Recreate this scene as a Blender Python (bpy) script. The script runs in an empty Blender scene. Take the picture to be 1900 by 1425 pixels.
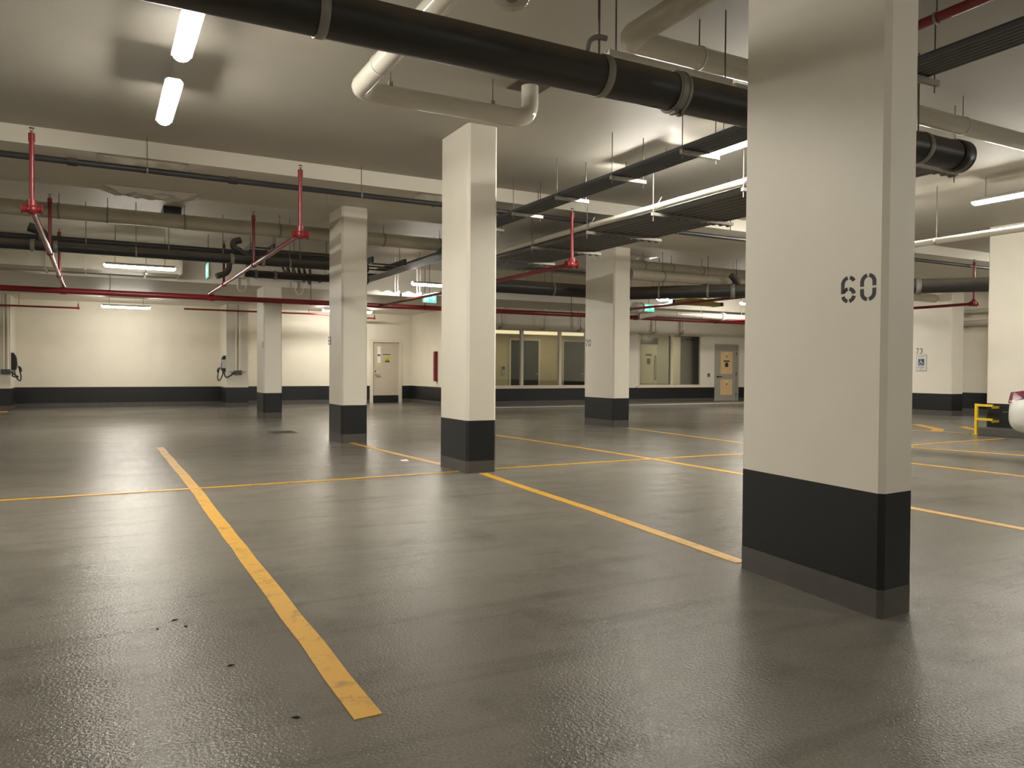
import bpy, math, random
from mathutils import Vector, Matrix
random.seed(7)
SC = bpy.context.scene
COL = SC.collection
R = math.radians

# ------------------------------------------------------------------ camera, world, exposure
cam_d = bpy.data.cameras.new('camera')
cam_d.sensor_fit = 'HORIZONTAL'; cam_d.sensor_width = 36.0
cam_d.lens = 36.0 * 1429.5 / 1900.0
cam_d.clip_start = 0.05; cam_d.clip_end = 200
cam = bpy.data.objects.new('camera', cam_d); COL.objects.link(cam)
yaw, pit, rol = R(28.305), R(-1.0485), R(0.3667)
F = Vector((math.sin(yaw)*math.cos(pit), math.cos(yaw)*math.cos(pit), math.sin(pit)))
rr = Vector((math.cos(yaw), -math.sin(yaw), 0)); uu = rr.cross(F)
r2 = rr*math.cos(rol) + uu*math.sin(rol); u2 = r2.cross(F)
cam.matrix_world = Matrix(((r2.x, u2.x, -F.x, 0), (r2.y, u2.y, -F.y, 0), (r2.z, u2.z, -F.z, 1.2), (0, 0, 0, 1)))
SC.camera = cam
SC.view_settings.view_transform = 'Standard'
SC.view_settings.look = 'None'
SC.view_settings.gamma = 1.0
SC.view_settings.use_curve_mapping = False
SC.view_settings.exposure = 0.0
LAMP_E = 182.0            # radiance of the fluorescent diffusers
wd = bpy.data.worlds.new('world'); SC.world = wd; wd.use_nodes = True
wd.node_tree.nodes['Background'].inputs[0].default_value = (0.9, 0.85, 0.75, 1)
wd.node_tree.nodes['Background'].inputs[1].default_value = 0.02

# ------------------------------------------------------------------ materials
def mat(name, col, rough=0.5, metal=0.0, noise=0.0, nscale=4.0, bump=0.0, bscale=60.0, spec=0.5, coat=0.0):
    m = bpy.data.materials.new(name); m.use_nodes = True
    nt = m.node_tree; b = nt.nodes['Principled BSDF']
    b.inputs['Base Color'].default_value = (*col, 1); b.inputs['Roughness'].default_value = rough
    b.inputs['Metallic'].default_value = metal; b.inputs['Specular IOR Level'].default_value = spec
    b.inputs['Coat Weight'].default_value = coat
    if noise or bump:
        tc = nt.nodes.new('ShaderNodeNewGeometry')
    if noise:
        n = nt.nodes.new('ShaderNodeTexNoise'); n.inputs['Scale'].default_value = nscale; n.inputs['Detail'].default_value = 6
        nt.links.new(tc.outputs['Position'], n.inputs['Vector'])
        mx = nt.nodes.new('ShaderNodeMix'); mx.data_type = 'RGBA'
        mx.inputs[6].default_value = (*[max(0, c*(1-noise)) for c in col], 1)
        mx.inputs[7].default_value = (*[min(1, c*(1+noise)) for c in col], 1)
        nt.links.new(n.outputs['Fac'], mx.inputs[0]); nt.links.new(mx.outputs[2], b.inputs['Base Color'])
    if bump:
        n2 = nt.nodes.new('ShaderNodeTexNoise'); n2.inputs['Scale'].default_value = bscale; n2.inputs['Detail'].default_value = 3
        nt.links.new(tc.outputs['Position'], n2.inputs['Vector'])
        bp = nt.nodes.new('ShaderNodeBump'); bp.inputs['Strength'].default_value = bump; bp.inputs['Distance'].default_value = 0.004
        nt.links.new(n2.outputs['Fac'], bp.inputs['Height']); nt.links.new(bp.outputs['Normal'], b.inputs['Normal'])
    return m

def emit(name, col, e, rough=0.4):
    m = mat(name, col, rough); b = m.node_tree.nodes['Principled BSDF']
    b.inputs['Emission Color'].default_value = (*col, 1); b.inputs['Emission Strength'].default_value = e
    return m

def floor_mat():
    m = bpy.data.materials.new('coated_floor'); m.use_nodes = True
    nt = m.node_tree; N = nt.nodes.new; K = nt.links.new; b = nt.nodes['Principled BSDF']
    g = N('ShaderNodeNewGeometry')
    def noise(s, d=4, rough=0.55, vec=None):
        n = N('ShaderNodeTexNoise'); n.inputs['Scale'].default_value = s; n.inputs['Detail'].default_value = d
        n.inputs['Roughness'].default_value = rough; K(vec or g.outputs['Position'], n.inputs['Vector']); return n.outputs['Fac']
    def ramp(f, stops):
        r = N('ShaderNodeValToRGB'); e = r.color_ramp.elements
        e[0].position, e[0].color = stops[0][0], (*stops[0][1], 1); e[1].position, e[1].color = stops[-1][0], (*stops[-1][1], 1)
        for p, c in stops[1:-1]:
            x = e.new(p); x.color = (*c, 1)
        K(f, r.inputs[0]); return r.outputs[0]
    base = ramp(noise(0.55, 5), [(0.3, (0.142, 0.130, 0.110)), (0.7, (0.196, 0.181, 0.153))])
    scuff = ramp(noise(1.7, 6, 0.65), [(0.34, (0.62, 0.62, 0.62)), (0.5, (1, 1, 1))])
    mx = N('ShaderNodeMix'); mx.data_type = 'RGBA'; mx.blend_type = 'MULTIPLY'; mx.inputs[0].default_value = 0.55
    K(base, mx.inputs[6]); K(scuff, mx.inputs[7])
    mp = N('ShaderNodeMapping'); mp.inputs['Scale'].default_value = (0.5, 5.0, 1); mp.inputs['Rotation'].default_value = (0, 0, 0.4)
    K(g.outputs['Position'], mp.inputs['Vector'])
    tyre = ramp(noise(1.0, 5, 0.6, mp.outputs[0]), [(0.36, (0.6, 0.6, 0.6)), (0.47, (1, 1, 1))])
    mx2 = N('ShaderNodeMix'); mx2.data_type = 'RGBA'; mx2.blend_type = 'MULTIPLY'; mx2.inputs[0].default_value = 0.4
    K(mx.outputs[2], mx2.inputs[6]); K(tyre, mx2.inputs[7])
    fine = ramp(noise(90, 2), [(0.3, (0.8, 0.8, 0.8)), (0.7, (1.15, 1.15, 1.15))])
    mx3 = N('ShaderNodeMix'); mx3.data_type = 'RGBA'; mx3.blend_type = 'MULTIPLY'; mx3.inputs[0].default_value = 1
    K(mx2.outputs[2], mx3.inputs[6]); K(fine, mx3.inputs[7]); K(mx3.outputs[2], b.inputs['Base Color'])
    rg = ramp(noise(1.1, 5), [(0.15, (0.17, 0.17, 0.17)), (0.85, (0.25, 0.25, 0.25))]); K(rg, b.inputs['Roughness'])
    b.inputs['Specular IOR Level'].default_value = 0.115
    b1 = N('ShaderNodeBump'); b1.inputs['Strength'].default_value = 0.74; b1.inputs['Distance'].default_value = 0.004
    K(noise(75, 2), b1.inputs['Height'])
    b2 = N('ShaderNodeBump'); b2.inputs['Strength'].default_value = 0.10; b2.inputs['Distance'].default_value = 0.02
    K(noise(5, 3), b2.inputs['Height']); K(b1.outputs[0], b2.inputs['Normal']); K(b2.outputs[0], b.inputs['Normal'])
    return m

def block_wall_mat(name, col):
    m = mat(name, col, 0.55, noise=0.06, nscale=2.5)
    nt = m.node_tree; b = nt.nodes['Principled BSDF']; N = nt.nodes.new; K = nt.links.new
    g = N('ShaderNodeNewGeometry'); s = N('ShaderNodeSeparateXYZ'); K(g.outputs['Position'], s.inputs[0])
    a = N('ShaderNodeMath'); a.operation = 'ADD'; K(s.outputs[0], a.inputs[0]); K(s.outputs[1], a.inputs[1])
    c = N('ShaderNodeCombineXYZ'); K(a.outputs[0], c.inputs[0]); K(s.outputs[2], c.inputs[1])
    br = N('ShaderNodeTexBrick'); br.inputs['Scale'].default_value = 1.0
    br.inputs['Brick Width'].default_value = 0.4; br.inputs['Row Height'].default_value = 0.2; br.inputs['Mortar Size'].default_value = 0.006
    K(c.outputs[0], br.inputs['Vector'])
    bp = N('ShaderNodeBump'); bp.invert = True; bp.inputs['Strength'].default_value = 0.35; bp.inputs['Distance'].default_value = 0.004
    K(br.outputs['Fac'], bp.inputs['Height']); K(bp.outputs[0], b.inputs['Normal'])
    return m

def worn_paint(name, col):
    m = mat(name, col, 0.42); nt = m.node_tree; b = nt.nodes['Principled BSDF']; N = nt.nodes.new; K = nt.links.new
    g = N('ShaderNodeNewGeometry'); n = N('ShaderNodeTexNoise'); n.inputs['Scale'].default_value = 9; n.inputs['Detail'].default_value = 8
    n.inputs['Roughness'].default_value = 0.7; K(g.outputs['Position'], n.inputs['Vector'])
    r = N('ShaderNodeValToRGB'); e = r.color_ramp.elements
    e[0].position = 0.33; e[0].color = (col[0]*0.5, col[1]*0.55, col[2]*0.9, 1); e[1].position = 0.48; e[1].color = (*col, 1)
    K(n.outputs['Fac'], r.inputs[0]); K(r.outputs[0], b.inputs['Base Color'])
    bp = N('ShaderNodeBump'); bp.inputs['Strength'].default_value = 0.3; bp.inputs['Distance'].default_value = 0.004
    n2 = N('ShaderNodeTexNoise'); n2.inputs['Scale'].default_value = 110; K(g.outputs['Position'], n2.inputs['Vector'])
    K(n2.outputs['Fac'], bp.inputs['Height']); K(bp.outputs[0], b.inputs['Normal'])
    return m

def dusty(name, col, dust):
    # settled dust lies on the upper side of a pipe
    m = mat(name, col, 0.42); nt = m.node_tree; b = nt.nodes['Principled BSDF']; N = nt.nodes.new; K = nt.links.new
    g = N('ShaderNodeNewGeometry'); sp = N('ShaderNodeSeparateXYZ'); K(g.outputs['Normal'], sp.inputs[0])
    n = N('ShaderNodeTexNoise'); n.inputs['Scale'].default_value = 3.0; n.inputs['Detail'].default_value = 6; K(g.outputs['Position'], n.inputs['Vector'])
    a = N('ShaderNodeMath'); a.operation = 'MULTIPLY_ADD'; a.inputs[1].default_value = 0.7; K(n.outputs['Fac'], a.inputs[0]); K(sp.outputs[2], a.inputs[2])
    r = N('ShaderNodeMapRange'); r.inputs['From Min'].default_value = 0.32; r.inputs['From Max'].default_value = 0.95; K(a.outputs[0], r.inputs['Value'])
    mx = N('ShaderNodeMix'); mx.data_type = 'RGBA'; mx.inputs[6].default_value = (*col, 1); mx.inputs[7].default_value = (*dust, 1)
    K(r.outputs[0], mx.inputs[0]); K(mx.outputs[2], b.inputs['Base Color'])
    q = N('ShaderNodeMapRange'); q.inputs['To Min'].default_value = 0.4; q.inputs['To Max'].default_value = 0.85; K(r.outputs[0], q.inputs['Value']); K(q.outputs[0], b.inputs['Roughness'])
    return m

def glass_mat():
    m = bpy.data.materials.new('window_glass'); m.use_nodes = True
    nt = m.node_tree; nt.nodes.clear(); N = nt.nodes.new; K = nt.links.new
    o = N('ShaderNodeOutputMaterial'); t = N('ShaderNodeBsdfTransparent'); t.inputs[0].default_value = (0.86, 0.89, 0.86, 1)
    gl = N('ShaderNodeBsdfGlossy'); gl.inputs['Roughness'].default_value = 0.01
    fr = N('ShaderNodeFresnel'); fr.inputs[0].default_value = 1.5
    mu = N('ShaderNodeMath'); mu.operation = 'MULTIPLY'; mu.inputs[1].default_value = 1.8; K(fr.outputs[0], mu.inputs[0])
    mx = N('ShaderNodeMixShader'); K(mu.outputs[0], mx.inputs[0]); K(t.outputs[0], mx.inputs[1]); K(gl.outputs[0], mx.inputs[2])
    K(mx.outputs[0], o.inputs[0]); return m

M = dict(
    floor=floor_mat(),
    ceil_lightened=mat('lightened_lower_ceiling', (0.66, 0.62, 0.54), 0.6, noise=0.10, nscale=1.2, bump=0.15, bscale=25),  # same paint as the upper ceiling, lightened in colour to replace missing light
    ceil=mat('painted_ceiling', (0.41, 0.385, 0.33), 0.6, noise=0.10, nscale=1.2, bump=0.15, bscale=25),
    wall=block_wall_mat('painted_block_wall', (0.74, 0.685, 0.57)),
    col=mat('painted_concrete', (0.74, 0.695, 0.595), 0.5, noise=0.05, nscale=3, bump=0.12, bscale=80),
    trim=mat('cream_trim_paint', (0.68, 0.62, 0.50), 0.4),
    black=mat('black_band_paint', (0.0100, 0.0115, 0.0130), 0.38, noise=0.25, nscale=5, bump=0.1, bscale=60),
    grey=mat('dark_grey_base_paint', (0.078, 0.072, 0.065), 0.45, noise=0.2, nscale=8),
    curb=mat('concrete_kerb', (0.20, 0.185, 0.16), 0.6, noise=0.2, nscale=6),
    yellow=worn_paint('yellow_line_paint', (0.60, 0.315, 0.022)),
    red=mat('red_pipe_paint', (0.21, 0.016, 0.020), 0.3, noise=0.12, nscale=9),
    iron=dusty('black_cast_iron', (0.026, 0.0255, 0.025), (0.115, 0.095, 0.068)),
    darkpipe=mat('dark_pipe', (0.035, 0.034, 0.034), 0.4, noise=0.25, nscale=5),
    conduit=mat('dark_grey_conduit', (0.062, 0.067, 0.074), 0.38, noise=0.15, nscale=6),
    conduitb=mat('grey_conduit', (0.115, 0.113, 0.107), 0.42, noise=0.15, nscale=6),
    pvc=mat('glossy_white_pipe', (0.62, 0.585, 0.50), 0.16, noise=0.05, nscale=5, coat=0.3),
    insul=mat('beige_pipe_wrap', (0.42, 0.385, 0.30), 0.4, noise=0.15, nscale=6),
    galv=mat('galvanised_steel', (0.42, 0.40, 0.36), 0.42, 0.7, noise=0.15, nscale=20),
    strap=mat('grey_pipe_strap', (0.26, 0.25, 0.22), 0.5, 0.2),
    rod=mat('steel_rod', (0.16, 0.145, 0.12), 0.5, 0.4),
    whitemetal=mat('white_enamel', (0.66, 0.63, 0.56), 0.35),
    housing=mat('lamp_housing', (0.50, 0.48, 0.44), 0.4),
    lamp=emit('lamp_diffuser', (1.0, 0.95, 0.845), LAMP_E),
    warm=emit('vestibule_lamp_lens', (1.0, 0.86, 0.60), 75.0),
    cove=emit('cove_diffuser', (1.0, 0.83, 0.53), 1.1),
    lobby=emit('lobby_lamp_lens', (1.0, 0.88, 0.64), 230.0),
    green=emit('exit_sign_green', (0.08, 0.75, 0.50), 1.2),
    pictowhite=emit('exit_pictogram_white', (0.75, 1.0, 0.92), 2.0),
    door=mat('beige_door_paint', (0.52, 0.46, 0.36), 0.4, noise=0.04, nscale=3),
    doorgrey=mat('grey_door_paint', (0.36, 0.335, 0.285), 0.4),
    dark=mat('dark_door', (0.022, 0.023, 0.023), 0.3),
    tile=mat('beige_stone_tile', (0.50, 0.42, 0.28), 0.35, noise=0.25, nscale=1.6),
    board=mat('plywood_board', (0.74, 0.52, 0.27), 0.5, noise=0.08, nscale=12),
    blackplastic=mat('black_plastic', (0.015, 0.015, 0.016), 0.35),
    silver=mat('silver_plastic', (0.55, 0.55, 0.54), 0.3, 0.3),
    numeral=mat('stencil_paint', (0.030, 0.033, 0.032), 0.6),
    paper=mat('white_paper', (0.82, 0.80, 0.74), 0.7),
    blue=mat('sign_blue', (0.035, 0.07, 0.16), 0.4),
    signwhite=mat('sign_white', (0.66, 0.66, 0.62), 0.4),
    signyellow=mat('sign_yellow', (0.55, 0.47, 0.05), 0.4),
    guard=mat('guard_yellow', (0.80, 0.56, 0.03), 0.35, noise=0.06, nscale=10),
    bar=mat('clearance_yellow', (0.36, 0.28, 0.02), 0.4),
    bronze=mat('brown_smudge', (0.10, 0.07, 0.05), 0.7),
    car=mat('white_car_paint', (0.62, 0.61, 0.57), 0.22, coat=0.8),
    tail=mat('red_tail_lens', (0.13, 0.018, 0.040), 0.12, coat=0.5),
    carglass=mat('car_window', (0.01, 0.011, 0.012), 0.05),
    tyre=mat('tyre_rubber', (0.012, 0.012, 0.012), 0.8),
    foil=mat('foil_sheet', (0.74, 0.70, 0.62), 0.20, 0.45),
    grate=mat('drain_grate', (0.035, 0.033, 0.03), 0.55),
    scrap=mat('dry_leaf', (0.03, 0.022, 0.014), 0.8),
    glass=glass_mat(),
)
def dome_mat():
    m = mat('clear_dome', (0.6, 0.58, 0.52), 0.05); b = m.node_tree.nodes['Principled BSDF']
    b.inputs['Transmission Weight'].default_value = 0.85; b.inputs['IOR'].default_value = 1.15
    return m
M['dome'] = dome_mat()

# ------------------------------------------------------------------ mesh helpers
ORG = {}
class MB:
    def __init__(s): s.v = []; s.f = []; s.smooth = []
    def add(s, vs, fs, smooth=False):
        o = len(s.v); s.v += [Vector(v) for v in vs]
        for f in fs: s.f.append([i+o for i in f]); s.smooth.append(smooth)
        return s
    def box(s, x0, x1, y0, y1, z0, z1):
        vs = [(x, y, z) for z in (z0, z1) for y in (y0, y1) for x in (x0, x1)]
        return s.add(vs, [(0, 2, 3, 1), (4, 5, 7, 6), (0, 1, 5, 4), (2, 6, 7, 3), (0, 4, 6, 2), (1, 3, 7, 5)])
    def prism(s, poly, z0, z1):
        n = len(poly)
        vs = [(x, y, z0) for x, y in poly] + [(x, y, z1) for x, y in poly]
        fs = [list(range(n))[::-1], list(range(n, 2*n))] + [(i, (i+1) % n, n+(i+1) % n, n+i) for i in range(n)]
        return s.add(vs, fs)
    def extrude(s, poly, axis, a0, a1):
        # poly in the two other axes (in order), pushed along axis
        def mk(p, a):
            q = list(p); q.insert(axis, a); return q
        n = len(poly)
        vs = [mk(p, a0) for p in poly] + [mk(p, a1) for p in poly]
        fs = [list(range(n))[::-1], list(range(n, 2*n))] + [(i, (i+1) % n, n+(i+1) % n, n+i) for i in range(n)]
        return s.add(vs, fs)
    def tube(s, pts, r, seg=14, bend=None, caps=True):
        P = [Vector(p) for p in pts]
        bend = bend or r*2.2
        path = [P[0]]
        for i in range(1, len(P)-1):
            a = (P[i-1]-P[i]); c = (P[i+1]-P[i]); la, lc = a.length, c.length; a.normalize(); c.normalize()
            d = min(bend, la*0.49, lc*0.49)
            for k in range(7):
                t = k/6
                path.append((P[i]+a*d)*(1-t)**2 + P[i]*2*t*(1-t) + (P[i]+c*d)*t**2)
        path.append(P[-1])
        up = None; rings = []
        for i, p in enumerate(path):
            t = (path[min(i+1, len(path)-1)] - path[max(i-1, 0)]).normalized()
            if up is None:
                up = Vector((0, 0, 1)) if abs(t.z) < 0.9 else Vector((0, 1, 0))
            n = (up - t*up.dot(t)).normalized(); b = t.cross(n); up = n
            rings.append([p + n*(r*math.cos(2*math.pi*k/seg)) + b*(r*math.sin(2*math.pi*k/seg)) for k in range(seg)])
        vs = [v for g in rings for v in g]
        fs = [(i*seg+k, i*seg+(k+1) % seg, (i+1)*seg+(k+1) % seg, (i+1)*seg+k) for i in range(len(rings)-1) for k in range(seg)]
        s.add(vs, fs, True)
        if caps:
            n = len(rings)-1
            s.add(rings[0], [list(range(seg))[::-1]]); s.add(rings[n], [list(range(seg))])
        return s
    def cyl(s, p, q, r, seg=14): return s.tube([p, q], r, seg)
    def ring(s, c, axis, r, w, th, seg=24, a0=0.0, a1=2*math.pi):
        # flat strap of width w bent round the axis at c
        ax = [Vector((0, 1, 0)), Vector((0, 0, 1))] if axis == 0 else ([Vector((1, 0, 0)), Vector((0, 0, 1))] if axis == 1 else [Vector((1, 0, 0)), Vector((0, 1, 0))])
        dv = Vector((0, 0, 0)); dv[axis] = w/2; c = Vector(c); full = abs(a1-a0) > 6.28
        vs = []; n = seg if full else seg+1
        for k in range(n):
            a = a0+(a1-a0)*k/seg; d = ax[0]*math.cos(a)+ax[1]*math.sin(a)
            vs += [c+d*r-dv, c+d*r+dv, c+d*(r+th)+dv, c+d*(r+th)-dv]
        fs = []
        for k in range(seg):
            a, b = 4*k, 4*((k+1) % n)
            for j in range(4): fs.append((a+j, a+(j+1) % 4, b+(j+1) % 4, b+j))
        s.add(vs, fs, True)
        if not full: s.add(vs[:4], [(0, 1, 2, 3)]); s.add(vs[-4:], [(3, 2, 1, 0)])
        return s
    def sphere(s, c, r, seg=16, rings=8, zscale=1.0, half=None):
        c = Vector(c); vs = []; fs = []
        t0, t1 = (0, math.pi) if half is None else ((math.pi/2, math.pi) if half == 'low' else (0, math.pi/2))
        for i in range(rings+1):
            t = t0+(t1-t0)*i/rings
            for k in range(seg):
                a = 2*math.pi*k/seg
                vs.append(c+Vector((r*math.sin(t)*math.cos(a), r*math.sin(t)*math.sin(a), r*zscale*math.cos(t))))
        fs = [(i*seg+k, i*seg+(k+1) % seg, (i+1)*seg+(k+1) % seg, (i+1)*seg+k) for i in range(rings) for k in range(seg)]
        return s.add(vs, fs, True)
    def build(s, name, m, parent=None, org=None):
        o0 = Vector(ORG[parent.name]) if parent else Vector(org if org is not None else (0, 0, 0))
        me = bpy.data.meshes.new(name)
        me.from_pydata([tuple(v-o0) for v in s.v], [], s.f)
        for p, sm in zip(me.polygons, s.smooth): p.use_smooth = sm
        me.materials.append(m)
        import bmesh
        bm = bmesh.new(); bm.from_mesh(me); bmesh.ops.recalc_face_normals(bm, faces=bm.faces[:]); bm.to_mesh(me); bm.free()
        o = bpy.data.objects.new(name, me); COL.objects.link(o)
        if parent: o.parent = parent
        else: o.location = o0
        ORG[o.name] = tuple(o0)
        return o
def B(*a): return MB().box(*a)

def tag(o, label, cat, group=None, kind=None):
    o['label'] = label; o['category'] = cat
    if group: o['group'] = group
    if kind: o['kind'] = kind
    return o
def thing(name, loc, label, cat, group=None):
    o = bpy.data.objects.new(name, None); COL.objects.link(o); o.location = loc; o.empty_display_size = 0.1
    ORG[o.name] = tuple(loc)
    return tag(o, label, cat, group)
def struct(name, mb, m, parent=None):
    o = mb.build(name, m, parent)
    if not parent: o['kind'] = 'structure'
    return o
def copy_tree(o, parent=None):
    c = o.copy(); COL.objects.link(c)
    ORG[c.name] = ORG[o.name]
    if parent: c.parent = parent
    for ch in [x for x in bpy.data.objects if x.parent == o]: copy_tree(ch, c)
    return c
def bevel(o, w, seg=2):
    b = o.modifiers.new('bevel', 'BEVEL'); b.width = w; b.segments = seg; b.limit_method = 'ANGLE'; return o

def text(body, size, m, name, parent, origin, right, up, align='CENTER', depth=0.002):
    cu = bpy.data.curves.new('t', 'FONT'); cu.body = body; cu.size = size; cu.align_x = align; cu.align_y = 'CENTER'; cu.extrude = depth; cu.resolution_u = 3
    t = bpy.data.objects.new('t', cu); COL.objects.link(t)
    dg = bpy.context.evaluated_depsgraph_get(); me = bpy.data.meshes.new_from_object(t.evaluated_get(dg))
    bpy.data.objects.remove(t); bpy.data.curves.remove(cu)
    right, up = Vector(right), Vector(up); nn = right.cross(up); o0 = Vector(ORG[parent.name])
    for v in me.vertices: v.co = Vector(origin) - o0 + right*v.co.x + up*v.co.y + nn*v.co.z
    me.name = name; me.materials.clear(); me.materials.append(m)
    o = bpy.data.objects.new(name, me); COL.objects.link(o); o.parent = parent; ORG[o.name] = tuple(o0)
    return o

# ------------------------------------------------------------------ the setting
ZC, ZL, ZB = 4.03, 3.82, 3.15           # upper ceiling, dropped slab, far soffit
YB, YS, YG, YW = 10.72, 18.95, 21.4, 26.2
XL, XR, YN = -11.0, 22.9, -9.0
struct('floor', B(XL-.3, XR+.3, YN-.3, YW+.3, -0.3, 0), M['floor'])
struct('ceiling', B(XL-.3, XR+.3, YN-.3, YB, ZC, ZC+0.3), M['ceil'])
struct('ceiling_lower', B(XL-.3, XR+.3, YB, YS, ZL, ZC+0.3), M['ceil_lightened'])
struct('ceiling_far', B(XL-.3, XR+.3, YS, YW+.3, ZB, ZC+0.3), M['ceil_lightened'])
struct('wall_left', B(XL-.3, XL, YN, YW, 0, ZC), M['wall'])
struct('wall_near', B(XL, XR, YN-.3, YN, 0, ZC), M['wall'])
struct('wall_right', B(XR, XR+.3, YN, YG, 0, ZC), M['wall'])
struct('baseboard_right', B(XR-.006, XR, YN, YG, 0.14, 0.61), M['black'])
struct('trim_1', B(XR-.005, XR, YN, YG, 0, 0.14), M['grey'])
struct('baseboard_left', B(XL, XL+.006, YN, YW, 0.14, 0.61), M['black'])
# back wall with the doorway of door_1
DX0, DX1, DZ = 8.50, 9.56, 2.20
wb = MB().box(XL, DX0, YW, YW+.3, 0, ZB).box(DX1, 10.2, YW, YW+.3, 0, ZB).box(DX0, DX1, YW, YW+.3, DZ, ZB)
struct('wall_back', wb, M['wall'])
struct('baseboard_back', MB().box(XL, -2.62, YW-.006, YW, .14, .61).box(-2.06, 3.46, YW-.006, YW, .14, .61).box(4.10, DX0-.07, YW-.006, YW, .14, .61).box(DX1+.07, 10.0, YW-.006, YW, .14, .61), M['black'])
struct('trim_2', MB().box(XL, -2.62, YW-.005, YW, 0, .14).box(-2.06, 3.46, YW-.005, YW, 0, .14).box(4.10, DX0-.07, YW-.005, YW, 0, .14).box(DX1+.07, 10.0, YW-.005, YW, 0, .14), M['grey'])
# two wall piers carrying the chargers
for k, (x0, x1) in enumerate(((-2.62, -2.06), (3.46, 4.10))):
    struct('trim_%d' % (3+3*k), B(x0, x1, 24.75, YW, 0.61, ZB), M['col'])
    struct('trim_%d' % (4+3*k), B(x0-.005, x1+.005, 24.745, YW, 0.14, 0.61), M['black'])
    struct('trim_%d' % (5+3*k), B(x0-.003, x1+.003, 24.747, YW, 0, 0.14), M['grey'])
# return wall
struct('wall_side', B(10.0, 10.2, YG, YW, 0, ZB), M['wall'])
struct('baseboard_side', B(9.994, 10.0, YG, YW-.01, .14, .61), M['black'])
struct('trim_9', B(9.995, 10.0, YG, YW-.01, 0, .14), M['grey'])
# glazed wall: openings window_1 (10.35..15.3), window_2 (16.5..19.3), doorway 20.04..21.08
W1, W2, D2 = (10.35, 15.3), (16.5, 19.32), (20.02, 21.10)
WZ0, WZ1 = 0.66, 2.50
gw = MB()
gw.box(10.0, XR, YG, YG+.2, 2.50, ZB)
for x0, x1 in ((10.0, W1[0]), (W1[1], W2[0]), (W2[1], D2[0]), (D2[1], XR)): gw.box(x0, x1, YG, YG+.2, 0.0, 2.5)
for x0, x1 in (W1, W2): gw.box(x0, x1, YG, YG+.2, 0.0, WZ0)
gw.box(D2[0], D2[1], YG, YG+.2, 2.18, 2.5)
struct('wall_glazed', gw, M['col'])
struct('baseboard_glazed', MB().box(10.0, D2[0]-.05, YG-.006, YG, .22, .61).box(D2[1]+.05, XR, YG-.006, YG, .22, .61), M['black'])
struct('trim_10', MB().box(10.0, D2[0]-.05, YG-.005, YG, .1, .22).box(D2[1]+.05, XR, YG-.005, YG, .1, .22), M['grey'])
struct('trim_11', B(10.0, XR, 20.0, YG, 0, 0.10), M['curb'])
struct('trim_15', B(10.0, XR, 19.985, 20.03, .085, .106), M['trim'])
# beam face line: pale strip of the step in the slab
struct('trim_12', B(XL, XR, YB-.012, YB, ZL, ZC), M['col'])

def window(n, x0, x1, mull):
    fr = MB(); w = .05
    fr.box(x0, x1, YG-.03, YG+.1, WZ0-.02, WZ0+.05).box(x0, x1, YG-.01, YG+.1, WZ1-.05, WZ1)
    fr.box(x0, x0+w, YG-.01, YG+.1, WZ0, WZ1).box(x1-w, x1, YG-.01, YG+.1, WZ0, WZ1)
    o = struct('window_%d' % n, fr, M['trim'])
    for m_ in mull: B(m_-.045, m_+.045, YG-.02, YG+.1, WZ0+.05, WZ1-.05).build('mullion', M['trim'], o)
    xs = [x0+w] + [v for m_ in mull for v in (m_-.045, m_+.045)] + [x1-w]
    for a, b in zip(xs[::2], xs[1::2]): B(a, b, YG+.035, YG+.045, WZ0+.05, WZ1-.05).build('pane', M['glass'], o)
    B(x0-.10, x1+.02, YG-.06, YG, WZ0-.05, WZ0-.0).build('sill', M['trim'], o)
    return o
window(1, *W1, (11.88, 13.30)); window(2, *W2, (17.95,))

# vestibules behind the glass
vb = MB().box(10.2, 16.0, 24.0, 24.2, .1, 2.9).box(10.2, 16.0, YG+.2, 24.0, 2.62, 2.9)
struct('wall_vestibule', vb, M['tile'])
struct('floor_vestibule', B(10.2, 21.9, YG+.2, 24.2, 0, .1), M['curb'])
struct('wall_partition', MB().box(16.0, 16.15, YG+.2, 24.2, .1, 2.9).box(21.8, 21.95, YG+.2, 24.2, .1, 2.9), M['wall'])
struct('wall_lobby', MB().box(16.15, 21.8, 24.0, 24.2, .1, 2.9).box(16.15, 21.8, YG+.2, 24.0, 2.66, 2.9), M['doorgrey'])
def dark_door(n, x0, x1, z1, split=None):
    o = struct('door_%d' % n, B(x0, x1, 23.96, 24.0, .1, z1), M['dark'])
    MB().box(x0-.06, x0, 23.95, 24.0, .1, z1+.06).box(x1, x1+.06, 23.95, 24.0, .1, z1+.06).box(x0, x1, 23.95, 24.0, z1, z1+.06).build('door_frame', M['trim'], o)
    if split: B(split-.01, split+.01, 23.95, 23.961, .1, z1).build('door_seam', M['galv'], o)
    MB().box(x1-.16, x1-.05, 23.90, 23.94, 1.05, 1.08).box(x1-.09, x1-.06, 23.93, 23.96, 1.05, 1.08).build('door_handle', M['galv'], o)
dark_door(3, 12.85, 13.98, 2.25, 13.32)
dark_door(4, 15.05, 15.95, 2.25)
o = struct('door_5', B(18.55, 19.35, 23.95, 24.0, .1, 2.22), M['door'])
B(18.8, 19.1, 23.945, 23.95, 1.78, 1.86).build('door_plate', M['numeral'], o)
B(18.86, 19.03, 23.945, 23.95, 1.45, 1.68).build('door_notice', M['numeral'], o)
MB().tube([(19.27, 23.95, .85), (19.27, 23.88, .9), (19.27, 23.88, 1.75), (19.27, 23.95, 1.8)], .022, 8).build('door_handle', M['galv'], o)
B(18.5, 19.4, 23.955, 24.0, 2.24, 2.5).build('transom', M['dark'], o)
struct('trim_13', MB().box(20.05, 20.5, 23.9, 24.0, .1, 2.55), M['trim'])
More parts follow.
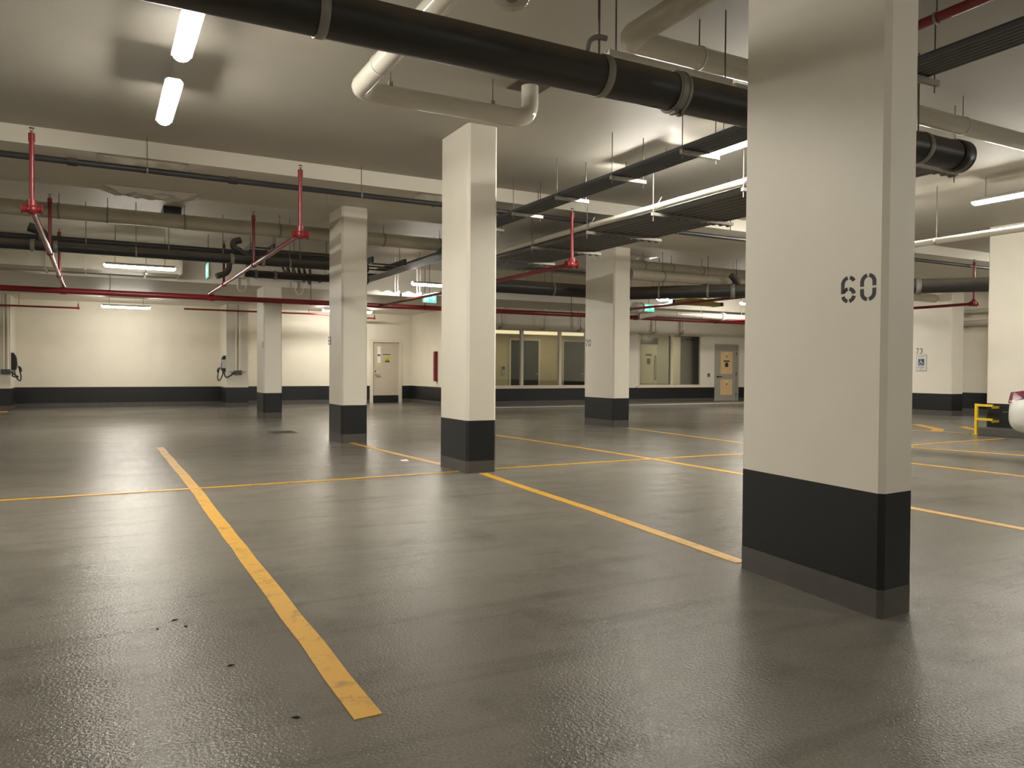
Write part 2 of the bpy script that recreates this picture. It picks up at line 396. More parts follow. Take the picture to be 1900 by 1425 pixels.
struct('trim_14', MB().box(20.55, 21.75, 23.95, 24.0, .1, 2.6), M['grey'])
for (x, y, lab) in ((12.3, 22.6, 'warm ceiling lamp in the vestibule above the dark pair of doors'), (14.3, 22.9, 'warm ceiling lamp in the vestibule near its corner door')):
    t = thing('ceiling_lamp', (x, y, 2.62), lab, 'lamp', 'vestibule lamps')
    MB().cyl((x, y, 2.585), (x, y, 2.62), .17, 24).build('lamp_rim', M['whitemetal'], t)
    MB().cyl((x, y, 2.575), (x, y, 2.585), .14, 24).build('lamp_lens', M['warm'], t)
t = thing('cove_light', (13.1, 23.94, 2.46), 'long warm light strip along the top of the vestibule wall', 'light')
B(10.3, 15.9, 23.90, 24.0, 2.44, 2.47).build('ledge', M['trim'], t)
B(10.3, 15.9, 23.93, 23.97, 2.47, 2.60).build('diffuser', M['cove'], t)
t = thing('ceiling_lamp', (19.9, 22.6, 2.66), 'warm ceiling lamp in the lobby behind the window nearest the grey door', 'lamp', 'vestibule lamps')
MB().cyl((19.9, 22.6, 2.625), (19.9, 22.6, 2.66), .17, 24).build('lamp_rim', M['whitemetal'], t)
MB().cyl((19.9, 22.6, 2.615), (19.9, 22.6, 2.625), .14, 24).build('lamp_lens', M['lobby'], t)
t = B(12.49, 12.64, 23.97, 24.0, 1.02, 1.34).build('call_panel', M['galv'], None, (12.56, 24, 1.02))
tag(t, 'small steel lift call panel on the tiled wall behind glass', 'call panel')
B(12.52, 12.61, 23.962, 23.97, 1.22, 1.31).build('display', M['dark'], t)
MB().cyl((12.565, 23.97, 1.12), (12.565, 23.955, 1.12), .02, 12).build('button', M['whitemetal'], t)

# door_1 in the back wall
o = struct('door_1', B(DX0+.05, DX1-.05, YW+.04, YW+.09, .27, DZ-.05), M['door'])
B(DX0+.05, DX1-.05, YW+.038, YW+.092, .02, .27).build('kick_band', M['black'], o)
MB().box(DX0-.06, DX0+.05, YW-.02, YW+.12, 0, DZ+.05).box(DX1-.05, DX1+.06, YW-.02, YW+.12, 0, DZ+.05).box(DX0+.05, DX1-.05, YW-.02, YW+.12, DZ-.05, DZ+.05).build('door_frame', M['trim'], o)
h = MB().cyl((8.66, YW+.04, 1.0), (8.66, YW-.03, 1.0), .03, 12).tube([(8.66, YW-.03, 1.0), (8.80, YW-.03, 1.0)], .014, 8).build('lever_handle', M['galv'], o)
MB().cyl((8.645, YW+.04, 1.12), (8.645, YW+.02, 1.12), .025, 12).build('deadbolt', M['blackplastic'], o)
n = MB().box(8.72, 8.84, YW+.035, YW+.04, 1.33, 2.0).build('notice_strip', M['paper'], o)
B(8.73, 8.83, YW+.033, YW+.035, 1.66, 1.72).build('notice_heading', M['red'], n)
B(8.73, 8.83, YW+.033, YW+.035, 1.34, 1.42).build('notice_footer', M['signyellow'], n)
B(8.92, 9.20, YW+.035, YW+.04, 1.705, 1.73).build('name_plate', M['numeral'], o)
s_ = B(9.0, 9.17, YW+.034, YW+.04, 1.45, 1.63).build('warning_sign', M['signyellow'], o)
MB().box(9.0, 9.17, YW+.032, YW+.034, 1.45, 1.50).box(9.05, 9.12, YW+.032, YW+.034, 1.53, 1.55).build('warning_text', M['numeral'], s_)

# door_2 in the glazed wall
o = struct('door_2', B(D2[0]+.05, D2[1]-.05, YG+.02, YG+.07, .12, 2.13), M['doorgrey'])
MB().box(D2[0]-.05, D2[0]+.05, YG-.02, YG+.12, .1, 2.2).box(D2[1]-.05, D2[1]+.05, YG-.02, YG+.12, .1, 2.2).box(D2[0]+.05, D2[1]-.05, YG-.02, YG+.12, 2.13, 2.2).build('door_frame', M['doorgrey'], o)
for z0, z1 in ((1.10, 1.93), (.32, .90)):
    p = B(20.28, 20.86, YG+.008, YG+.02, z0, z1).build('door_panel', M['board'], o); p['label'] = 'plywood coloured door panel'
    q = B(20.52, 20.63, YG+.004, YG+.008, z1-.13, z1-.03).build('sticker', M['signwhite'], p)
    B(20.55, 20.60, YG+.002, YG+.004, z1-.21, z1-.15).build('sticker_emblem', M['red'], p)
p = B(20.42, 20.72, YG+.004, YG+.008, 1.55, 1.60).build('name_plate', M['numeral'], o)
MB().extrude([(20.49, 1.36), (20.65, 1.36), (20.65, 1.48), (20.60, 1.53), (20.54, 1.53), (20.49, 1.48)], 1, YG+.004, YG+.008).build('warning_sign', M['numeral'], o)
MB().cyl((20.13, YG+.02, 1.0), (20.13, YG-.03, 1.0), .028, 12).tube([(20.13, YG-.03, 1.0), (20.30, YG-.03, 1.0)], .016, 8).build('lever_handle', M['blackplastic'], o)
for z in (.35, 1.1, 1.85): MB().cyl((21.04, YG-.012, z-.05), (21.04, YG-.012, z+.05), .014, 8).build('hinge', M['blackplastic'], o)
t = B(19.62, 19.74, YG-.03, YG, .98, 1.12).build('card_reader', M['strap'], None, (19.68, YG, .98))
tag(t, 'small grey card reader on the wall beside the grey door', 'card reader')
B(19.64, 19.72, YG-.034, YG-.03, 1.05, 1.10).build('display', M['dark'], t)

# ------------------------------------------------------------------ numerals
def stroke(mb2, pts, w):
    for i in range(len(pts)-1):
        a, b = Vector((*pts[i], 0)), Vector((*pts[i+1], 0)); d = (b-a).normalized(); n = Vector((-d.y, d.x, 0))*w/2
        e = d*w*0.12 if 0 < i else d*0
        mb2.append([a-e+n, a-e-n, b-n, b+n])
def arc(cx, cy, rx, ry, a0, a1, n=7):
    return [(cx+rx*math.cos(R(a0+(a1-a0)*k/n)), cy+ry*math.sin(R(a0+(a1-a0)*k/n))) for k in range(n+1)]
DIG = {
 '0': [arc(.3, .68, .22, .24, 100, 180)+[(.08, .54)], arc(.3, .68, .22, .24, 80, 0)+[(.52, .54)],
       [(.08, .46)]+arc(.3, .32, .22, .24, 180, 260), [(.52, .46)]+arc(.3, .32, .22, .24, 0, -80)],
 '6': [arc(.3, .70, .22, .22, 100, 180)+[(.08, .36)], arc(.3, .70, .22, .22, 78, 25),
       [(.10, .40)]+arc(.3, .30, .21, .22, 140, 100), arc(.3, .30, .21, .22, 80, 10), arc(.3, .30, .21, .22, 190, 260), arc(.3, .30, .21, .22, -10, -80)],
 '7': [[(.06, .92), (.52, .92)], [(.48, .82), (.36, .52)], [(.33, .46), (.22, .08)]],
 '3': [arc(.28, .72, .22, .2, 160, 95), arc(.28, .72, .22, .2, 80, -85), arc(.28, .29, .23, .21, 85, -80), arc(.28, .29, .23, .21, -95, -160)],
 '8': [arc(.3, .72, .19, .19, 100, 260), arc(.3, .72, .19, .19, 80, -80), arc(.3, .29, .22, .21, 100, 260), arc(.3, .29, .22, .21, 80, -80)],
 '5': [[(.12, .92), (.5, .92)], [(.12, .86), (.12, .58)], arc(.28, .31, .23, .24, 130, 10), arc(.28, .31, .23, .24, -10, -160)],
}
def numeral(parent, body, x, y_left, z0, h, slope=0.0, w=.13, sx=1.0):
    """stencilled digits on a face that looks towards -X; the text runs towards -Y"""
    u0 = 0
    for ch in body:
        polys = []; mb = MB()
        for st in DIG[ch]: stroke(polys, st, w)
        for q in polys:
            vs = [(x - .0015 + slope*(u0+v.x)*h*sx, y_left-(u0+v.x)*h*sx, z0+v.y*h) for v in q]
            vs2 = [(a+.001, b, c) for a, b, c in vs]
            mb.add(vs+vs2, [(0, 1, 2, 3), (7, 6, 5, 4), (0, 4, 5, 1), (1, 5, 6, 2), (2, 6, 7, 3), (3, 7, 4, 0)])
        u0 += .72
        mb.build('stencil_digit', M['numeral'], parent)

# ------------------------------------------------------------------ columns
def chamfer(poly, c):
    out = []; n = len(poly)
    for i in range(n):
        p = Vector(poly[i]); a = Vector(poly[i-1]); b = Vector(poly[(i+1) % n])
        out.append(tuple(p+(a-p).normalized()*c)); out.append(tuple(p+(b-p).normalized()*c))
    return out
def inflate(poly, d):
    cx = sum(p[0] for p in poly)/len(poly); cy = sum(p[1] for p in poly)/len(poly)
    return [(p[0]+d*(1 if p[0] > cx else -1), p[1]+d*(1 if p[1] > cy else -1)) for p in poly]
def column(poly, top, label, c=.03):
    cx = sum(p[0] for p in poly)/4; cy = sum(p[1] for p in poly)/4
    o = MB().prism(chamfer(poly, c), 0.61, top).build('concrete_column', M['col'], None, (cx, cy, 0))
    tag(o, label, 'column', 'concrete columns', 'thing')
    b = MB().prism(chamfer(inflate(poly, .001), c), .14, .61).build('painted_band', M['black'], o); b['label'] = 'black painted band'
    b = MB().prism(chamfer(inflate(poly, .002), c), 0, .14).build('base_strip', M['grey'], o); b['label'] = 'dark grey base strip'
    return o
def rect(x0, x1, y0, y1): return [(x0, y0), (x1, y0), (x1, y1), (x0, y1)]
c60 = column([(3.335, 2.415), (3.61, 2.44), (3.735, 3.50), (3.46, 3.475)], ZC, 'wide white column stencilled 60 with black base, nearest the camera', .028)
numeral(c60, '60', 3.3680, 2.695, 1.548, .142, slope=-.118, sx=1.21)
ca = column(rect(3.75, 4.13, 8.05, 8.84), ZC, 'white column without a number, under the looped white pipe')
cb = column(rect(3.47, 3.90, 12.24, 13.02), ZL, 'white column with a stencilled 68 partly cut off, behind the yellow line end')
numeral(cb, '68', 3.47, 13.06, 1.60, .15)
cc = column(rect(3.49, 3.92, 18.96, 19.85), ZB, 'most distant white column, standing before the back wall beside a charger pier')
numeral(cc, '75', 3.49, 19.15, 1.68, .15)
c70 = column(rect(9.63, 10.07, 13.36, 14.46), ZL, 'white column stencilled 70 before the glazed vestibule')
numeral(c70, '70', 9.63, 14.42, 1.73, .16)
c73 = column(rect(20.8, 21.35, 13.0, 14.35), ZL, 'white column stencilled 73 with the wheelchair parking sign')
numeral(c73, '73', 20.8, 14.06, 1.74, .16)
cr = column(rect(15.3, 15.75, 7.75, 8.86), ZC, 'white column behind the white car and yellow guard rail')
pl = MB().prism([(14.95, 7.5), (16.0, 7.5), (16.0, 8.80), (15.755, 8.80), (15.755, 7.74), (15.294, 7.74), (15.294, 8.80), (14.95, 8.80)], 0, .155).build('column_plinth', M['grey'], None, (15.4, 8.2, 0))
tag(pl, 'low dark grey plinth under the column behind the white car', 'plinth')
bevel(pl, .01)
# sign on column 73
t = thing('parking_sign', (20.79, 13.88, 1.25), 'white parking sign with blue wheelchair symbol below the number 73', 'sign')
B(20.785, 20.80, 13.73, 14.03, 1.25, 1.72).build('sign_plate', M['signwhite'], t)
B(20.783, 20.785, 13.79, 13.97, 1.40, 1.59).build('blue_square', M['blue'], t)
w_ = MB(); X0 = 20.782
def yz(u, v): return (X0, 13.97-u*.18, 1.405+v*.18)
def bar3(u0, v0, u1, v1, w=.08):
    q = []; stroke(q, [(u0, v0), (u1, v1)], w)
    for p in q: w_.add([yz(v.x, v.y) for v in p], [(0, 1, 2, 3)])
bar3(.38, .78, .42, .42); bar3(.40, .60, .66, .60, .07); bar3(.42, .44, .68, .44); bar3(.66, .46, .80, .18)
a = arc(.40, .30, .23, .23, 100, 330, 10)
for i in range(10): bar3(*a[i], *a[i+1], .06)
hd = arc(.38, .88, .06, .06, 0, 360, 10); w_.add([yz(*p) for p in hd[:-1]], [list(range(10))])
w_.build('wheelchair_symbol', M['signwhite'], t)
for body, z, sz in (('ACCESSIBLE', 1.665, .040), ('BY PERMIT', 1.345, .045), ('ONLY', 1.295, .036)):
    text(body, sz, M['numeral'], 'sign_text', t, (20.784, 13.88, z), (0, -1, 0), (0, 0, 1), depth=.0008)
MB().box(20.784, 20.786, 13.725, 14.035, 1.715, 1.725).box(20.784, 20.786, 13.725, 14.035, 1.245, 1.255).box(20.784, 20.786, 13.725, 13.732, 1.25, 1.72).box(20.784, 20.786, 14.028, 14.035, 1.25, 1.72).build('sign_border', M['strap'], t)

# ------------------------------------------------------------------ painted lines
def line(pts, w, label, z=0.003, group='yellow parking lines'):
    P = [Vector((*p, 0)) for p in pts]; L_ = []; R_ = []
    for i, p in enumerate(P):
        d = (P[min(i+1, len(P)-1)]-P[max(i-1, 0)]).normalized(); n = Vector((-d.y, d.x, 0))*w/2
        L_.append(p+n); R_.append(p-n)
    mb = MB(); k = len(P)
    vs = [(v.x, v.y, z) for v in L_] + [(v.x, v.y, z) for v in R_] + [(v.x, v.y, 0) for v in L_] + [(v.x, v.y, 0) for v in R_]
    fs = [(i, i+1, k+i+1, k+i) for i in range(k-1)] + [(i, i+1, 2*k+i+1, 2*k+i) for i in range(k-1)] + [(k+i, k+i+1, 3*k+i+1, 3*k+i) for i in range(k-1)]
    fs += [(0, k, 3*k, 2*k), (k-1, 2*k-1, 4*k-1, 3*k-1)]
    mb.add(vs, fs)
    o = mb.build('parking_line', M['yellow'], None, (*pts[0], 0))
    return tag(o, label, 'floor line', group, 'thing')
def sub(p, q, n=12, j=.006):
    return [(p[0]+(q[0]-p[0])*i/n+random.uniform(-j, j)*(0 < i < n), p[1]+(q[1]-p[1])*i/n) for i in range(n+1)]
line(sub((.82, 2.55), (.85, 8.2), 14)+sub((.85, 8.2), (.825, 12.7), 8)[1:], .10, 'long yellow stall line running up the open floor, nearest the camera')
line([(3.93, 8.0), (3.86, 7.2), (3.75, 5.5), (3.56, 3.55)], .095, 'yellow stall line between the wide column 60 and the column behind it')
line([(3.62, 12.2), (3.70, 10.8), (3.80, 9.3), (3.83, 8.85)], .095, 'short yellow stall line leading from the column 68 towards the next column')
line([(6.45, 12.6), (6.57, 10.6), (6.64, 8.5), (6.63, 6.6), (6.34, 4.3), (6.24, 2.8)], .095, 'yellow stall line crossing the floor behind the wide column 60, passing right of it')
line([(9.75, 13.0), (9.66, 11.4), (9.52, 9.5), (9.47, 6.4), (9.5, 3.5)], .095, 'pale yellow stall line starting at the column 70')
line([(12.0, 8.25), (11.48, 7.82), (11.7, 7.0), (11.93, 6.2), (12.0, 4.0)], .095, 'yellow stall line beside the white car')
line([(XL, 8.2), (-.77, 8.22), (2.1, 8.2), (3.6, 8.25), (3.745, 8.255)], .075, 'thin yellow cross line over the open floor on the camera side', .0045)
line([(4.135, 8.285), (5.7, 8.31), (8.3, 8.26), (11.8, 8.05), (14.6, 8.13)], .075, 'thin yellow cross line running from the unnumbered column towards the white car', .0045)
line([(14.2, 11.0), (14.85, 10.3), (15.18, 9.5), (15.14, 9.1)], .08, 'faint yellow line ending at the yellow guard rail')
line([(16.6, 11.2), (15.6, 10.0), (15.1, 9.75)], .22, 'broad yellow hatch stripe on the floor before the column 73', .0055)
line([(16.9, 10.3), (16.2, 9.55), (15.9, 9.3)], .16, 'yellow hatch stripe meeting the foot of the yellow guard rail', .0055)
line([(-3.2, 24.4), (-2.1, 24.45)], .5, 'yellow patch of line paint on the floor at the foot of the charger pier')

# ------------------------------------------------------------------ lamps
def make_lamp(label, rod=.30, L=1.22, body='strip_light'):
    t = thing(body, (0, 0, 0), label, 'light', 'fluorescent strip lights')
    MB().extrude([(-.05, .035), (.05, .035), (.075, .012), (.077, -.012), (.071, -.012), (.070, .004), (-.070, .004), (-.071, -.012), (-.077, -.012), (-.075, .012)], 1, -L/2+.02, L/2-.02).build('housing', M['housing'], t)
    # half-round lens with rounded ends
    seg = 10; prof = []
    mb = MB(); st = []
    for y, k in ((-L/2, .25), (-L/2+.012, .7), (-L/2+.04, 1), (L/2-.04, 1), (L/2-.012, .7), (L/2, .25)):
        st.append([(.068*k*math.cos(math.pi*i/seg), y, -.058*k*math.sin(math.pi*i/seg)) for i in range(seg+1)])
    n = seg+1; vs = [p for s in st for p in s]
    fs = [(i*n+k, i*n+k+1, (i+1)*n+k+1, (i+1)*n+k) for i in range(5) for k in range(seg)]
    fs += [(i*n, (i+1)*n, (i+1)*n+seg, i*n+seg) for i in range(5)] + [list(range(n)), [5*n+i for i in range(n)]]
    mb.add(vs, fs, True); mb.build('diffuser', M['lamp'], t)
    for y in (-.42, .42): MB().cyl((0, y, .03), (0, y, .03+rod), .005, 6).build('hanger_rod', M['rod'], t)
    return t
PROTO = {}
def lamp(x, y, z, along, label):
    top = ZC if y < YB else (ZL if y < YS else ZB)
    k = round(top-z-.03, 3)
    if k not in PROTO: o = PROTO[k] = make_lamp(label, k)
    else: o = copy_tree(PROTO[k])
    o.location = (x, y, z); o.rotation_euler = (0, 0, 0 if along == 'y' else math.pi/2); o['label'] = label
    return o
# row over the open stalls, row beside the conduit rack, row over the car, then the lamps hung crosswise farther in
lamp(.60, 6.15, 3.70, 'y', 'brightest strip light on the upper ceiling, nearer of the two over the long yellow line')
lamp(.60, 7.98, 3.70, 'y', 'strip light on the upper ceiling farther along from the brightest one')
lamp(6.2, 6.12, 3.70, 'y', 'strip light close above the conduit rack, partly cut by the wide column 60')
lamp(6.32, 8.10, 3.85, 'y', 'strip light peeking over the narrow conduit rack, farther along than the one by column 60')
lamp(11.3, 6.18, 3.70, 'y', 'strip light over the parked white car')
lamp(.72, 16.05, 3.10, 'x', 'crosswise strip light hung under the lower slab before the back wall')
lamp(6.76, 16.15, 3.12, 'x', 'crosswise strip light beside the corrugated cable tray')
lamp(.72, 24.0, 2.90, 'x', 'crosswise strip light under the far soffit, above the bare back wall')
o = lamp(7.05, 24.2, 3.06, 'x', 'long strip light under the far soffit, mostly hidden by the column 68'); o.scale = (1, 1.32, 1)
lamp(11.3, 8.45, 3.70, 'y', 'strip light over the car bay, hidden by the wide column 60')
lamp(11.3, 9.72, 3.70, 'y', 'unseen strip light added farther over the car bay, behind the wide column 60')  # unseen lamp added to brighten the column and beam face beyond
for x, y in ((.6, -2.4), (-6.2, 6.1), (-6.2, 8.0), (-6.2, 0.0), (-6.2, 16.0), (-6.2, 24.0), (6.2, -1.8), (11.3, -.5), (17.5, 3.0), (17.5, 7.5), (19.8, 9.6)):  # unseen lamps added as fill light for the hall
    z = 3.70 if y < YB else (3.1 if y < YS else 2.9)
    lamp(x, y, z, 'y' if y < YB else 'x', 'unseen strip light added for fill, outside the view')
lamp(17.47, 17.0, 3.24, 'x', 'strip light by the white pipe near the grey door, cut by the wide column 60')
lamp(18.2, 16.0, 3.05, 'x', 'unseen crosswise strip light added under the lower slab near the column 73')  # extra unseen lamp added to help light the far area
def bulkhead_light(x, y, z, label):
    t = thing('round_light', (x, y, z), label, 'light', 'small round lights')
    MB().cyl((x, y, z+.02), (x, y, z+.06), .17, 20).build('housing', M['housing'], t)
    MB().sphere((x, y, z+.02), .16, 20, 6, .45, 'low').cyl((x, y, z+.018), (x, y, z+.022), .159, 20).build('diffuser', M['lamp'], t)
    MB().cyl((x, y, z+.06), (x, y, ZL if y < YS else ZB), .01, 6).build('hanger_rod', M['rod'], t)
bulkhead_light(13.1, 16.0, 3.08, 'small oval light beside the green exit sign and yellow clearance bar')

# ------------------------------------------------------------------ pipes and hangers
def hanger(parent, p, r, top, axis, w=.03, m=None, side=False):
    """ring round the pipe plus threaded rod to the slab"""
    x, y, z = p
    a = MB().ring(p, axis, r+.001, w, .006, 20).build('clamp_ring', m or M['strap'], parent)
    MB().cyl((x, y, z+r+.005), (x, y, top), .006, 6).build('hanger_rod', M['rod'], parent)
def pipe(name, pts, r, m, label, cat='pipe', bend=None, seg=16, group=None):
    o = MB().tube(pts, r, seg, bend).build(name, m, None, pts[0])
    return tag(o, label, cat, group)

# big black drain pipe overhead
bp = pipe('drain_pipe', [(-5.0, 4.36, 3.2), (7.05, 4.36, 3.2)], .132, M['iron'], 'thick black drain pipe running overhead behind the wide column 60', seg=28)
for x in (1.11, 3.02, 6.45):
    MB().ring((x, 4.36, 3.2), 0, .133, .055, .008, 28).build('pipe_strap', M['strap'], bp)
for x in (1.11, 3.02, 6.45):
    MB().cyl((x-.02, 4.36, 3.335), (x-.02, 4.36, ZC), .009, 8).build('hanger_rod', M['rod'], bp)
cp = MB().ring((3.66, 4.36, 3.2), 0, .133, .10, .012, 28).ring((3.63, 4.36, 3.2), 0, .145, .014, .006, 28).ring((3.69, 4.36, 3.2), 0, .145, .014, .006, 28).build('band_coupling', M['strap'], bp)
MB().box(3.615, 3.645, 4.30, 4.36, 3.032, 3.052).box(3.675, 3.705, 4.30, 4.36, 3.032, 3.052).build('clamp_screw', M['rod'], cp)
MB().ring((6.98, 4.36, 3.2), 0, .133, .12, .014, 28).cyl((7.04, 4.36, 3.2), (7.07, 4.36, 3.2), .146, 28).build('end_cap', M['iron'], bp)
# hooked strap over the top of pipe at x=3
MB().tube([(2.9, 4.36, 3.33), (2.92, 4.36, 3.42), (2.99, 4.36, 3.46), (3.06, 4.36, 3.46)], .02, 8).build('hook', M['strap'], bp)

# looped white pipe A
wp = pipe('white_pipe', [(3.80, 6.72, 4.03), (3.80, 6.72, 3.69), (2.05, 6.76, 3.69), (2.05, -1.0, 3.69)], .087, M['pvc'], 'glossy white pipe that loops down from the ceiling above the unnumbered column', bend=.17, seg=24)
for x in (2.36, 3.40):
    MB().box(x-.018, x+.018, 6.735, 6.765, 3.765, 3.82).build('clevis', M['strap'], wp)
    MB().cyl((x, 6.75, 3.80), (x, 6.75, ZC), .006, 6).build('hanger_rod', M['rod'], wp)
for y in (6.1, 3.2):
    MB().ring((2.05, y, 3.69), 1, .088, .02, .004, 20).build('clamp_ring', M['whitemetal'], wp)
    MB().cyl((2.05, y, 3.78), (2.05, y, ZC), .006, 6).build('hanger_rod', M['rod'], wp)
MB().box(3.62, 3.98, 6.56, 6.88, 4.018, 4.03).build('ceiling_plate', M['bronze'], wp)
# white pipe B
wq = pipe('white_pipe', [(3.55, 3.72, 4.03), (3.55, 3.72, 3.72), (3.55, 4.80, 3.72), (13.0, 4.80, 3.72)], .088, M['pvc'], 'white pipe that turns beside the thick black pipe and passes behind the wide column', bend=.13, seg=24)
for x in (4.28, 6.1, 7.8): hanger(wq, (x, 4.80, 3.72), .088, ZC, 0, .02, M['whitemetal'])
ch = MB().box(3.22, 4.40, 4.56, 4.60, 3.45, 3.475).box(3.22, 4.40, 4.545, 4.56, 3.45, 3.49).box(3.22, 4.40, 4.60, 4.615, 3.45, 3.49).build('steel_channel', M['whitemetal'], None, (3.8, 4.58, 3.45))
tag(ch, 'slim white steel channel lying along the thick black pipe', 'channel')
for x in (3.3, 4.35): MB().cyl((x, 4.58, 3.475), (x, 4.58, ZC), .006, 6).build('hanger_rod', M['rod'], ch)
MB().box(4.44, 4.56, 4.55, 4.61, 3.44, 3.475).build('end_clip', M['whitemetal'], ch)

# conduit rack 1
t = thing('conduit_rack', (5.6, 6.0, 3.5), 'narrow rack of dark conduits rising past the strip light to the wide column', 'conduit rack')
for i in range(7):
    MB().tube([(5.425+.055*i, 1.0, 3.545), (5.425+.055*i, 12.3, 3.545), (5.425+.055*i, 12.95, 3.30), (5.425+.055*i, 18.3, 3.30)], .026, 10).build('conduit', M['conduit'], t)
for y in (2.6, 3.84, 5.05, 6.30, 7.55, 8.80, 10.02, 11.28):
    top = ZC if y < YB else ZL
    MB().box(5.38, 5.90, y-.02, y+.02, 3.475, 3.518).build('strut', M['galv'], t)
    for x in (5.40, 5.86): MB().cyl((x, y, 3.42), (x, y, top), .006, 6).build('hanger_rod', M['rod'], t)
    prof = [(5.39, 3.518), (5.79, 3.518)]
    for i in range(6, -1, -1): prof += [(5.425+.055*i+.018, 3.522), (5.425+.055*i+.014, 3.532), (5.425+.055*i-.014, 3.532), (5.425+.055*i-.018, 3.522)]
    MB().extrude(prof, 1, y-.015, y+.015).build('clamp_bar', M['galv'], t)
# conduit rack 2
t = thing('conduit_rack', (7.3, 8.0, 3.33), 'wide rack of dark conduits with one white pipe along its edge', 'conduit rack')
for i in range(9):
    MB().tube([(6.84+.135*i, 4.96, 3.395), (6.84+.135*i, 14.5, 3.395)], .058, 12).build('conduit', M['conduitb'], t)
p = MB().tube([(6.70, 4.96, 3.43), (6.70, 14.5, 3.43)], .042, 14).build('white_conduit', M['pvc'], t); p['label'] = 'white conduit at the rack edge'
for y in (5.02, 6.65, 8.30, 9.90, 11.6, 13.2):
    top = ZC if y < YB else ZL
    MB().box(6.60, 8.06, y-.02, y+.02, 3.295, 3.336).build('strut', M['galv'], t)
    for x in (6.62, 8.02): MB().cyl((x, y, 3.22), (x, y, top), .006, 6).build('hanger_rod', M['rod'], t)
    MB().ring((6.70, y, 3.43), 1, .043, .03, .005, 14).tube([(6.70, y, 3.47), (6.735, y, 3.52), (6.76, y, 3.56)], .006, 6).build('pipe_clip', M['galv'], t)
    prof = [(6.80, 3.294), (8.0, 3.294)]
    for i in range(8, -1, -1): prof += [(6.90+.135*i+.030, 3.288), (6.90+.135*i+.012, 3.270), (6.90+.135*i-.012, 3.270), (6.90+.135*i-.030, 3.288)]
    MB().extrude(prof, 1, y-.03, y+.03).build('clamp_bar', M['rod'], t)

# thin dark pipe below the step in the slab
dp = pipe('dark_pipe', [(XL, 10.5, 3.62), (XR, 10.5, 3.62)], .038, M['darkpipe'], 'thin dark pipe running along the pale step in the ceiling')
for x in (.55, 3.25, 6.1, 8.9, 11.5):
    MB().ring((x, 10.5, 3.62), 0, .039, .02, .004, 14).build('clamp_ring', M['strap'], dp)
    MB().cyl((x, 10.5, 3.66), (x, 10.5, ZC), .006, 6).build('hanger_rod', M['rod'], dp)
for x in (-.25, 1.55, 4.9): MB().cyl((x-.05, 10.5, 3.62), (x+.05, 10.5, 3.62), .05, 14).build('coupling', M['iron'], dp)

# pale wrapped pipes under the lower slab
w1 = pipe('wrapped_pipe', [(XL, 13.52, 3.553), (6.25, 13.52, 3.553), (6.25, 13.52, ZL)], .117, M['insul'], 'thick beige wrapped pipe high under the lower slab, passing behind the column 68', seg=20)
for x in (-.5, .15, 1.25, 2.75, 4.6, 5.7): hanger(w1, (x, 13.52, 3.553), .117, ZL, 0, .03)
w2 = pipe('wrapped_pipe', [(10.12, 13.75, 3.53), (20.7, 13.75, 3.53)], .11, M['insul'], 'thick beige wrapped pipe between the column 70 and the wide column, the upper one', seg=20)
for x in (10.7, 11.5, 12.4, 13.4, 15.5, 18): hanger(w2, (x, 13.75, 3.53), .11, ZL, 0, .03)
w3 = pipe('wrapped_pipe', [(10.12, 13.45, 3.28), (20.7, 13.45, 3.28)], .115, M['insul'], 'thick beige wrapped pipe between the column 70 and the wide column, the lower one', seg=20)
for x in (11.0, 13.2, 16.4): hanger(w3, (x, 13.45, 3.28), .115, ZL, 0, .03)
# dark pipes at left
d1 = pipe('dark_pipe', [(XL, 14.0, 3.2), (4.3, 14.0, 3.2)], .045, M['darkpipe'], 'slim dark pipe, upper of the pair left of the column 68')
d2 = pipe('dark_pipe', [(XL, 13.65, 3.03), (4.35, 13.65, 3.03)], .078, M['iron'], 'thick dark pipe, lower of the pair left of the column 68')
for x in (-.15, 1.05, 1.9, 3.2): hanger(d1, (x, 14.0, 3.2), .045, ZL, 0, .02)
for x in (.55, 2.95, 4.2): hanger(d2, (x, 13.65, 3.03), .078, ZL, 0, .03)
for x in (-.85, -.55, 2.0, 2.5): MB().ring((x, 13.65, 3.03), 0, .079, .06, .012, 18).build('band_coupling', M['strap'], d2)
MB().tube([(-.7, 13.65, 3.03), (-.7, 13.65, 3.24), (-.9, 13.65, 3.30)], .07, 14).build('branch_elbow', M['iron'], d2)
MB().tube([(2.3, 13.65, 3.03), (2.15, 13.65, 3.17), (2.02, 13.65, 3.22), (2.02, 13.65, 3.32), (2.14, 13.65, 3.36)], .055, 12).build('branch_elbow', M['iron'], d2)
MB().tube([(1.95, 13.65, 3.03), (1.95, 13.65, 2.80), (1.75, 13.6, 2.72)], .05, 12).build('branch_elbow', M['iron'], d2)
d3 = pipe('dark_pipe', [(2.4, 14.9, 2.95), (4.75, 14.9, 2.95)], .07, M['iron'], 'short dark pipe below the pair, ending in couplings left of the column 68')
for x in (2.6, 2.95, 4.3): MB().ring((x, 14.9, 2.95), 0, .071, .05, .012, 18).build('band_coupling', M['strap'], d3)
for x in (3.3, 4.5): MB().cyl((x, 14.9, 3.02), (x, 14.9, ZL), .007, 6).build('hanger_rod', M['rod'], d3)
